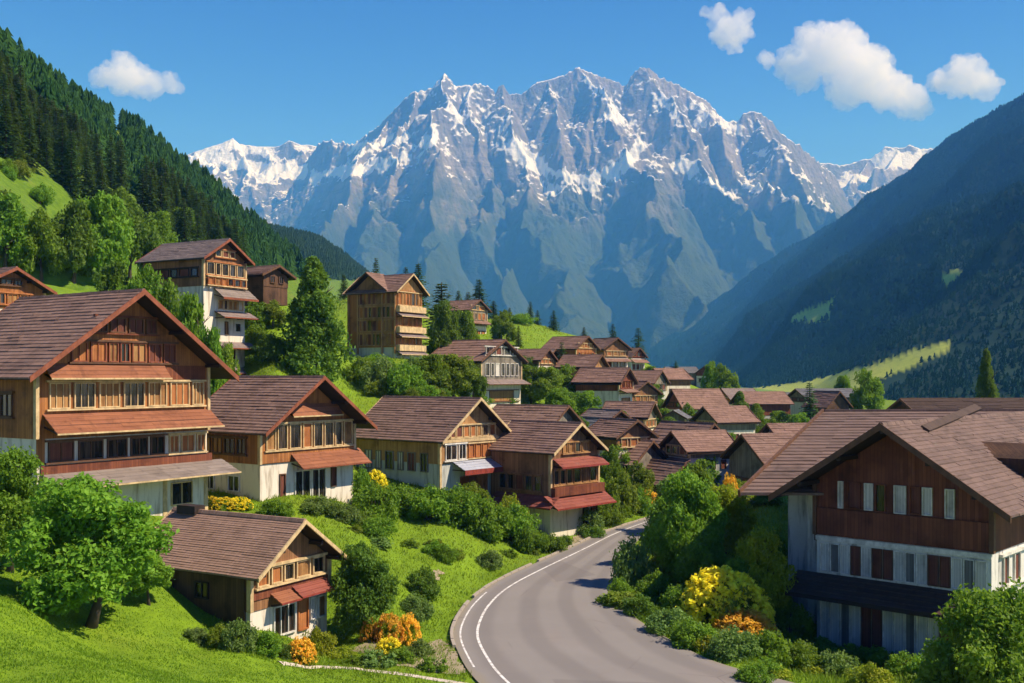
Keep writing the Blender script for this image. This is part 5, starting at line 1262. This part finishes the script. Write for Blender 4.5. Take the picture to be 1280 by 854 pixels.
for i, (px, py, hp, D, w, lb) in enumerate([(470, 352, 32, 190, .7, 'thin dark spruce over the left gable of the tower house'), (507, 352, 20, 200, .9, 'small spruce tip behind the tower house ridge'), (523, 352, 25, 195, 1.0, 'spruce just behind the right gable of the tower house'),
 (552, 430, 80, 158, 1.35, 'broad dark spruce between the tower house and the small hilltop chalet'), (573, 388, 26, 240, 1.1, 'little spruce left of the hilltop chalet roof'), (599, 384, 37, 232, 1.2, 'dark spruce right behind the hilltop chalet ridge'), (585, 386, 22, 238, 1.3, 'short spruce behind the hilltop chalet roof middle'),
 (617, 400, 25, 245, 1.5, 'stubby spruce right of the hilltop chalet'), (637, 402, 18, 250, 1.5, 'shortest spruce on the bright upper meadow edge'), (663, 408, 32, 250, 1.0, 'slim spruce at the right end of the upper meadow'), (672, 415, 28, 245, 1.2, 'second spruce at the right end of the upper meadow'),
 (692, 418, 31, 250, 1.2, 'spruce above the stacked orange-timbered chalet'), (766, 440, 36, 285, 1.1, 'left one of the two lone spruces above the hillside cluster'), (798, 446, 38, 285, 1.1, 'right one of the two lone spruces above the hillside cluster'), (845, 464, 14, 330, 1.0, 'tiny spruce by the terrace barn'),
 (730, 428, 20, 300, 1.3, 'short spruce behind the roof of the stacked orange-timbered chalet'), (455, 372, 26, 205, 1.2, 'spruce left of the tower house roof'), (702, 478, 52, 178, 1.0, 'tall dark spruce among the houses below the stacked orange-timbered chalet'), (648, 452, 46, 205, 1.0, 'tall spruce on the hillside right of the grey weathered chalet'), (1012, 520, 44, 178, 1.0, 'spruce in front of the wide grey farmhouse'), (430, 372, 30, 210, 1.1, 'spruce on the crest between the pyramid tree and tower house')]):
    spr(px, py, hp, D, w, lb, i)
# bank between the chalets and the road
BK = [(452, 632, 46, 36, 'leaf_bright', 'bright climbing bush at the right corner of the second chalet'), (470, 648, 40, 60, 'leaf_mid', 'large bush right of the second chalet on the terrace'), (505, 640, 38, 56, 'leaf_mid', 'full bush before the side wall of the third chalet'), (535, 650, 40, 62, 'leaf_bright', 'light bush below the third chalet near corner'),
 (570, 655, 44, 64, 'leaf_mid', 'broad bush below the third chalet doors'), (604, 668, 52, 66, 'leaf_mid', 'tall bush mound below the orange door of the third chalet'), (640, 676, 44, 56, 'leaf_mid', 'bush between the third chalet and the tall narrow one'), 
 (470, 672, 26, 50, 'leaf_mid', 'low bush on the bank below the second chalet'), (430, 650, 24, 46, 'leaf_blue', 'greyish bush under the double doors of the second chalet'), (395, 640, 20, 50, 'leaf_blue', 'greyish clipped bush right of the yellow flower bed'), (345, 644, 20, 40, 'leaf_mid', 'low green bush touching the yellow flower bed'),
 (612, 708, 24, 34, 'leaf_blue', 'grey-green bush standing alone low on the bank'), (560, 702, 22, 30, 'leaf_mid', 'solitary small bush on the bank meadow'), (690, 690, 22, 34, 'leaf_mid', 'small bush at the road corner below the tall narrow chalet'), (706, 684, 18, 22, 'leaf_dark', 'small dark bush by the road, near the white ground floor'),
 (662, 690, 34, 40, 'leaf_bright', 'bright bush beside the white ground floor of the tall narrow chalet'), (735, 668, 30, 40, 'leaf_blue', 'grey-green bush right of the tall narrow chalet door'), (758, 655, 36, 44, 'leaf_mid', 'bush at the inner bend of the road past the tall narrow chalet'), (775, 640, 50, 44, 'leaf_olive', 'olive bush further along the road bend'), (772, 600, 40, 46, 'leaf_mid', 'bush behind the tall narrow chalet right eave'),
 (742, 672, 16, 26, 'leaf_dark', 'dark tuft of bush at the kerb past the tall narrow chalet'), (795, 640, 30, 36, 'leaf_mid', 'bush by the orange flowers at the far bend'), (530, 745, 34, 44, 'leaf_dark', 'dark sprawling bush near the stone slab'), (520, 770, 30, 40, 'leaf_blue', 'feathery bush below the stone slab'), (545, 640, 30, 44, 'leaf_dark', 'dark bush close to the third chalet wall'), (590, 640, 34, 46, 'leaf_olive', 'olive bush under the third chalet pent roof')]
for px, py, hp, wp, m, lb in BK: shrub(px, py, hp, wp, lb, m, group='bushes on the bank between the chalets and the road')
shrub(636, 664, 48, 44, 'golden green bush under the right end of the third chalet', 'leaf_yellow')
shrub(470, 622, 30, 26, 'bush with yellow blossom at the second chalet corner', 'leaf_bright', flowers='fl_yellow')
for px, py, wp in [(262, 634, 26), (280, 635, 28), (299, 635, 28)]: shrub(px, py, 13, wp, ['yellow flower clump by the big chalet, first of the bed', 'yellow flower clump in the middle of the bed', 'yellow flower clump nearest the second chalet door'][(px > 270) + (px > 290)], 'leaf_mid', 'tuft', flowers='fl_yellow', name='flower_clump', cat='flowers', group='yellow flower bed before the second chalet')
# garden of the small chalet
for px, py, hp, wp, m, fl, lb in [(486, 803, 32, 32, 'leaf_yellow', 'fl_orange', 'orange flowering bush in the middle of the little garden'), (486, 818, 20, 30, 'leaf_yellow', 'fl_yellow', 'low yellow flowering bush in front of the orange ones'), (510, 806, 34, 28, 'leaf_yellow', 'fl_orange', 'orange flowering bush, rightmost in the little garden'), (462, 801, 26, 20, 'leaf_yellow', 'fl_orange', 'small red-orange flowering bush against the dark small tree'), (376, 828, 28, 34, 'leaf_yellow', 'fl_orange', 'round orange flowering bush beside the stone path'),
 (402, 818, 34, 44, 'leaf_yellow', None, 'yellow-green bush before the little chalet doors'), (300, 812, 36, 44, 'leaf_blue', None, 'greyish bush at the corner of the little chalet'), (330, 816, 32, 44, 'leaf_mid', None, 'green bush under the little chalet window'), (355, 822, 22, 30, 'leaf_dark', None, 'dark bush at the end of the stone path'), (275, 806, 26, 40, 'leaf_olive', None, 'sparse olive bush by the dark side wall of the little chalet'), (245, 800, 20, 40, 'leaf_blue', None, 'pale low bush at the rear of the little chalet'), (425, 822, 16, 36, 'leaf_yellow', None, 'low yellow-green plant beside the stone path')]:
    shrub(px, py, hp, wp, lb, m, flowers=fl, group='bushes in the little chalet garden')
for px, py, hp, wp, m, lb in [(470, 832, 20, 44, 'leaf_blue', 'low blue-green cushion plant by the gravel, nearest the path'), (500, 826, 22, 40, 'leaf_mid', 'low green cushion plant in the gravel'), (522, 818, 20, 36, 'leaf_blue', 'low blue-green cushion plant under the orange bush'), (540, 838, 18, 34, 'leaf_mid', 'low plant on the gravel corner next to the road'), (445, 830, 14, 34, 'leaf_mid', 'flat green plant along the stone path')]:
    shrub(px, py, hp, wp, lb, m, 'tuft', group='low plants in the gravel by the road')
# thicket on the inner side of the bend
for px, py, hp, wp, m, k, D, lb in [(862, 745, 172, 104, 'leaf_bright', 'big', 67, 'tallest leafy tree of the thicket on the inner side of the road bend'), (836, 705, 92, 70, 'leaf_mid', 'round', 74, 'rounded tree of the thicket closest to the road'), (905, 715, 118, 92, 'leaf_yellow', 'big', 70, 'dense yellowish tree in the middle of the thicket'), (880, 735, 84, 70, 'leaf_mid', 'round', 64, 'low rounded tree under the tallest thicket tree'),
 (950, 735, 84, 84, 'leaf_yellow', 'big', 60, 'yellow-green tree of the thicket beside the big dark chalet'), (925, 750, 62, 60, 'leaf_bright', 'round', 60, 'bright green rounded tree in front of the yellowish one'), (915, 660, 64, 66, 'leaf_olive', 'round', 84, 'olive tree behind the thicket, under the wide weathered brown roof'), (872, 640, 70, 60, 'leaf_mid', 'round', 88, 'leafy tree behind the tallest thicket tree'), (955, 655, 40, 50, 'leaf_bright', 'round', 84, 'small bright tree left of the big dark chalet eave'), (838, 650, 56, 56, 'leaf_blue', 'round', 90, 'pale bluish tree at the far edge of the thicket')]:
    leafy(px, py, hp, wp, lb, m, k, D=D, tr=.05, group='trees of the thicket inside the road bend')
for px, py, hp, wp, m, lb in [(788, 735, 58, 50, 'leaf_blue', 'bluish-green round bush at the inner edge of the road'), (776, 752, 32, 36, 'leaf_mid', 'small bush right on the inner road edge'), (815, 750, 36, 46, 'leaf_mid', 'bush at the thicket foot near the yellow shrub'), (800, 770, 26, 44, 'leaf_dark', 'dark low bush on the inner road edge'), (835, 790, 34, 56, 'leaf_blue', 'blue-green bush below the yellow shrub'),
 (870, 808, 34, 60, 'leaf_bright', 'spreading bush beside the orange-yellow shrub'), (915, 822, 36, 64, 'leaf_blue', 'feathery bush in front of the orange-yellow shrub'), (960, 826, 44, 60, 'leaf_mid', 'rounded bush at the foot of the big dark chalet'), (985, 790, 40, 54, 'leaf_mid', 'taller bush at the near corner of the big dark chalet'), (1000, 838, 34, 60, 'leaf_bright', 'green bush under the ground floor shutters'), (1050, 850, 40, 66, 'leaf_blue', 'pale feathery bush at the bottom below the ground floor shutters'),
 (1095, 862, 34, 56, 'leaf_yellow', 'yellow-green bush at the bottom by the corner tree'), (1130, 846, 30, 50, 'leaf_mid', 'bush below the big dark chalet right corner'), (940, 850, 24, 50, 'leaf_mid', 'low bush along the road, second from the bottom'), (965, 700, 36, 46, 'leaf_bright', 'bright grassy bush left of the white side wing'), (960, 765, 50, 60, 'leaf_dark', 'dark tall bush beside the white side wing'), (845, 770, 40, 44, 'leaf_mid', 'bush under the thicket trees left of the yellow shrub')]:
    shrub(px, py, hp, wp, lb, m, group='bushes on the inner side of the road bend')
shrub(904, 779, 58, 92, 'bright yellow flowering shrub in front of the thicket', 'leaf_yellow', flowers='fl_yellow', nf=420); shrub(864, 770, 28, 36, 'small yellow flowering shrub at the left of the bright yellow one', 'leaf_yellow', flowers='fl_yellow')
shrub(930, 797, 30, 66, 'low orange-yellow flowering shrub left of the white side wing', 'leaf_yellow', flowers='fl_orange', nf=420); shrub(808, 640, 24, 30, 'orange flowering bush at the far bend of the road', 'leaf_yellow', flowers='fl_orange'); shrub(912, 625, 22, 24, 'small yellow-orange bush among the thicket tops', 'leaf_olive', D=80, flowers='fl_orange')
leafy(1240, 880, 165, 175, 'large bright green tree filling the bottom right corner', 'leaf_bright', 'big', D=40, tr=.05)
shrub(1170, 862, 60, 60, 'leafy bush left of the corner tree against the big dark chalet', 'leaf_bright')
# low growth in the thicket nobody could tell apart
inner = [(770, 760), (830, 800), (900, 832), (1000, 852), (1120, 880), (1180, 850), (1020, 806), (985, 760), (960, 690), (880, 690), (800, 700)]
k = 0
while k < 46:
    px, py = random.uniform(760, 1180), random.uniform(690, 880)
    if not bool(inside(inner, np.array([px]), np.array([py]))[0]): continue
    p = hit(px, py)
    if 850 < px < 975 and 765 < py < 812: continue
    if inside(road_poly, np.array([p.x]), np.array([p.y]))[0]: continue
    k += 1; s = random.uniform(13, 26)
    shrub(px, py, s * .9, s * random.uniform(1.5, 2.3), 'low leafy undergrowth plant between the road bend and the big dark chalet', random.choice(['leaf_mid', 'leaf_blue', 'leaf_bright', 'leaf_bright', 'leaf_yellow', 'leaf_olive']), 'tuft', name='undergrowth_plant', cat='plant', group='undergrowth plants inside the road bend')
bank = [(440, 640), (520, 660), (600, 690), (690, 672), (700, 690), (640, 700), (560, 700), (470, 690), (420, 660)]
k = 0
while k < 16:
    px, py = random.uniform(420, 700), random.uniform(635, 705)
    if not bool(inside(bank, np.array([px]), np.array([py]))[0]): continue
    k += 1; s = random.uniform(10, 18)
    shrub(px, py, s * .9, s * random.uniform(1.5, 2.3), 'low leafy plant filling the bank below the second and third chalets', random.choice(['leaf_mid', 'leaf_blue', 'leaf_bright', 'leaf_olive']), 'tuft', name='bank_plant', cat='plant', group='low plants on the chalet bank')
hillr = [(440, 470), (560, 480), (600, 440), (700, 450), (700, 500), (560, 512), (440, 490)]
k = 0
while k < 60:
    px, py = random.uniform(300, 720), random.uniform(375, 510)
    if not (inside(hillr, np.array([px]), np.array([py]))[0] or (py < 470 and px > 560 and random.random() < .12)): continue
    if hit(px, py) is None: continue
    k += 1; s = random.uniform(10, 22)
    shrub(px, py, s * .8, s * random.uniform(1.4, 2.0), 'rounded bush scattered over the hillside among the upper houses', random.choice(['leaf_mid', 'leaf_mid', 'leaf_bright', 'leaf_olive', 'leaf_dark']), 'dome', name='hillside_bush', cat='bush', group='bushes scattered over the hillside')

k = 0
while k < 12:
    px, py = random.uniform(0, 150), random.uniform(180, 300); p = hit(px, py)
    if p is None or p.y < 90: continue
    k += 1; s = random.uniform(12, 24)
    shrub(px, py, s, s * random.uniform(.9, 1.5), 'bush or young tree dotted over the steep meadow under the spruce wood', random.choice(['leaf_mid', 'leaf_dark', 'leaf_bright', 'leaf_olive']), 'dome', name='meadow_bush', cat='bush', group='bushes on the steep meadow')
# ------------------------------------------------------------------ grass blades (nobody could count them)
def grass(name, n, dmin, dmax, umin, umax, h0, h1, mat, mask=None):
    d = np.exp(rng.uniform(math.log(dmin), math.log(dmax), n)); u = rng.uniform(umin, umax, n); x = u * d
    gz = ground_z(x, d); ok = ~inside(road_poly, x, d)
    dd = np.sqrt(((np.stack([x, d], 1)[:, None] - road_c[None, ::3]) ** 2).sum(-1)).min(1); ok &= dd > .5
    pu, pv = to_px(x, d, gz)
    if mask is not None: ok &= mask(x, d, pu, pv)
    x, d, gz = x[ok], d[ok], gz[ok]; m = len(x)
    h = rng.uniform(h0, h1, m) * (.6 + .8 * np.clip(.5 + fbm(x / 2.2, d / 2.2, 3, 91), 0, 1)); a = rng.random(m) * 6.283; w = .012 + .010 * rng.random(m) + d * .00022
    ca, sa = np.cos(a), np.sin(a); lx, ly = rng.normal(size=m) * .45 * h, rng.normal(size=m) * .45 * h
    V = np.stack([np.stack([x - ca * w, d - sa * w, gz - .02], 1), np.stack([x + ca * w, d + sa * w, gz - .02], 1), np.stack([x + lx, d + ly, gz + h], 1)], 1).reshape(-1, 3)
    tag(link(name, np_mesh(name, V, np.arange(3 * m).reshape(-1, 3), mat, False, {'tint': np.repeat(np.clip(.5 + fbm(x / 3, d / 3, 3, 93) * .6 + rng.normal(size=m) * .2, 0, 1), 3)})), kind='stuff')
M['blade'] = mat_leaf('grass_blade', (.13, .23, .012), (.19, .30, .016), (.20, .29, .02), .35, 'tint')
M['blade_dry'] = mat_leaf('meadow_blade', (.15, .24, .012), (.23, .31, .02), (.27, .29, .04), .35, 'tint')
grass('grass', 150000, 27, 62, -.6, .02, .03, .08, M['blade'], lambda x, d, u, v: (v > 600) & (u < 470))
grass('grass', 80000, 44, 100, -.30, .14, .06, .20, M['blade_dry'], lambda x, d, u, v: (u > 250) & (v > 590))
grass('grass', 50000, 40, 95, .05, .42, .15, .42, M['blade_dry'], lambda x, d, u, v: (u > 750))

grass('grass', 70000, 70, 260, -.36, .14, .18, .42, M['blade_dry'], lambda x, d, u, v: (v < 640))

# ------------------------------------------------------------------ clouds (beyond the air box, sunlit vapour)
def cloud(label, lobes, D, seed):
    """lobes: (px, py, radius_px); a puffy closed hull filled with dense vapour"""
    g = np.random.default_rng(seed); b = MB()
    import bmesh
    bm = bmesh.new(); c0 = at(lobes[0][0], lobes[0][1], D)
    for (px, py, r) in lobes:
        c = at(px, py, D) - c0; rr = r / F * D
        for q in range(5):
            o = Vector(g.normal(size=3)).normalized() * rr * .55 * (q > 0); o.z *= .7
            s = rr * (1 if q == 0 else g.uniform(.4, .68))
            bmesh.ops.create_icosphere(bm, subdivisions=3, radius=s, matrix=Matrix.Translation(c + o + Vector((0, g.uniform(-.4, .4) * rr, 0))))
    me = bpy.data.meshes.new('cloud'); bm.to_mesh(me); bm.free()
    o = link('cloud', me, None, c0)
    rm = o.modifiers.new('union', 'REMESH'); rm.mode = 'VOXEL'; rm.voxel_size = 1.1 / F * D
    for sc, st in ((22, 20), (10, 13), (4.5, 5.0)):
        tx = bpy.data.textures.new('puff', 'CLOUDS'); tx.noise_scale = sc / F * D; tx.noise_depth = 2
        dm_ = o.modifiers.new('puff', 'DISPLACE'); dm_.texture = tx; dm_.strength = st / F * D; dm_.mid_level = .5; dm_.texture_coords = 'LOCAL'
    r2 = o.modifiers.new('close', 'REMESH'); r2.mode = 'VOXEL'; r2.voxel_size = 1.0 / F * D
    dg = bpy.context.evaluated_depsgraph_get(); em = bpy.data.meshes.new_from_object(o.evaluated_get(dg))
    bq = bmesh.new(); bq.from_mesh(em); bq.verts.ensure_lookup_table(); seen = set(); best = []
    for v0 in bq.verts:
        if v0.index in seen: continue
        st_ = [v0]; seen.add(v0.index); comp = []
        while st_:
            q_ = st_.pop(); comp.append(q_)
            for e_ in q_.link_edges:
                w_2 = e_.other_vert(q_)
                if w_2.index not in seen: seen.add(w_2.index); st_.append(w_2)
        if len(comp) > len(best): best = comp
    bs = set(best); bmesh.ops.delete(bq, geom=[q_ for q_ in bq.verts if q_ not in bs], context='VERTS'); bq.to_mesh(em); bq.free()
    o.modifiers.clear(); o.data = em; em.name = 'cloud'; em.materials.clear(); em.materials.append(M['cloud'])
    tag(o, label, 'cloud'); return o
cm = bpy.data.materials.new('cloud_vapour'); cm.use_nodes = True; ct = cm.node_tree; ct.nodes.clear()
cv = ct.nodes.new('ShaderNodeVolumePrincipled'); co = ct.nodes.new('ShaderNodeOutputMaterial')
cv.inputs['Color'].default_value = (1, 1, 1, 1); cv.inputs['Density'].default_value = 0.0036; cv.inputs['Anisotropy'].default_value = 0.0
ct.links.new(cv.outputs[0], co.inputs['Volume']); M['cloud'] = cm
CD = 13200
cloud('small oblong cloud alone over the left wooded slope', [(150, 91, 25), (131, 95, 14), (168, 101, 21), (190, 106, 16), (213, 103, 13), (150, 106, 14)], CD, 1)
cloud('small ragged cloud high beside the largest cloud', [(915, 40, 22), (895, 20, 14), (884, 17, 7), (920, 58, 12), (928, 24, 11)], CD, 2)
cloud('largest white cloud, above the right shoulder of the mountain', [(1045, 65, 38), (1020, 50, 24), (985, 78, 18), (958, 76, 11), (1005, 90, 24), (1080, 92, 36), (1110, 112, 28), (1140, 128, 22), (1060, 110, 26), (1155, 133, 13)], CD, 3)
cloud('small round cloud at the right above the far hill', [(1205, 98, 26), (1180, 98, 16), (1228, 106, 18), (1200, 86, 16), (1215, 110, 14)], CD, 4)
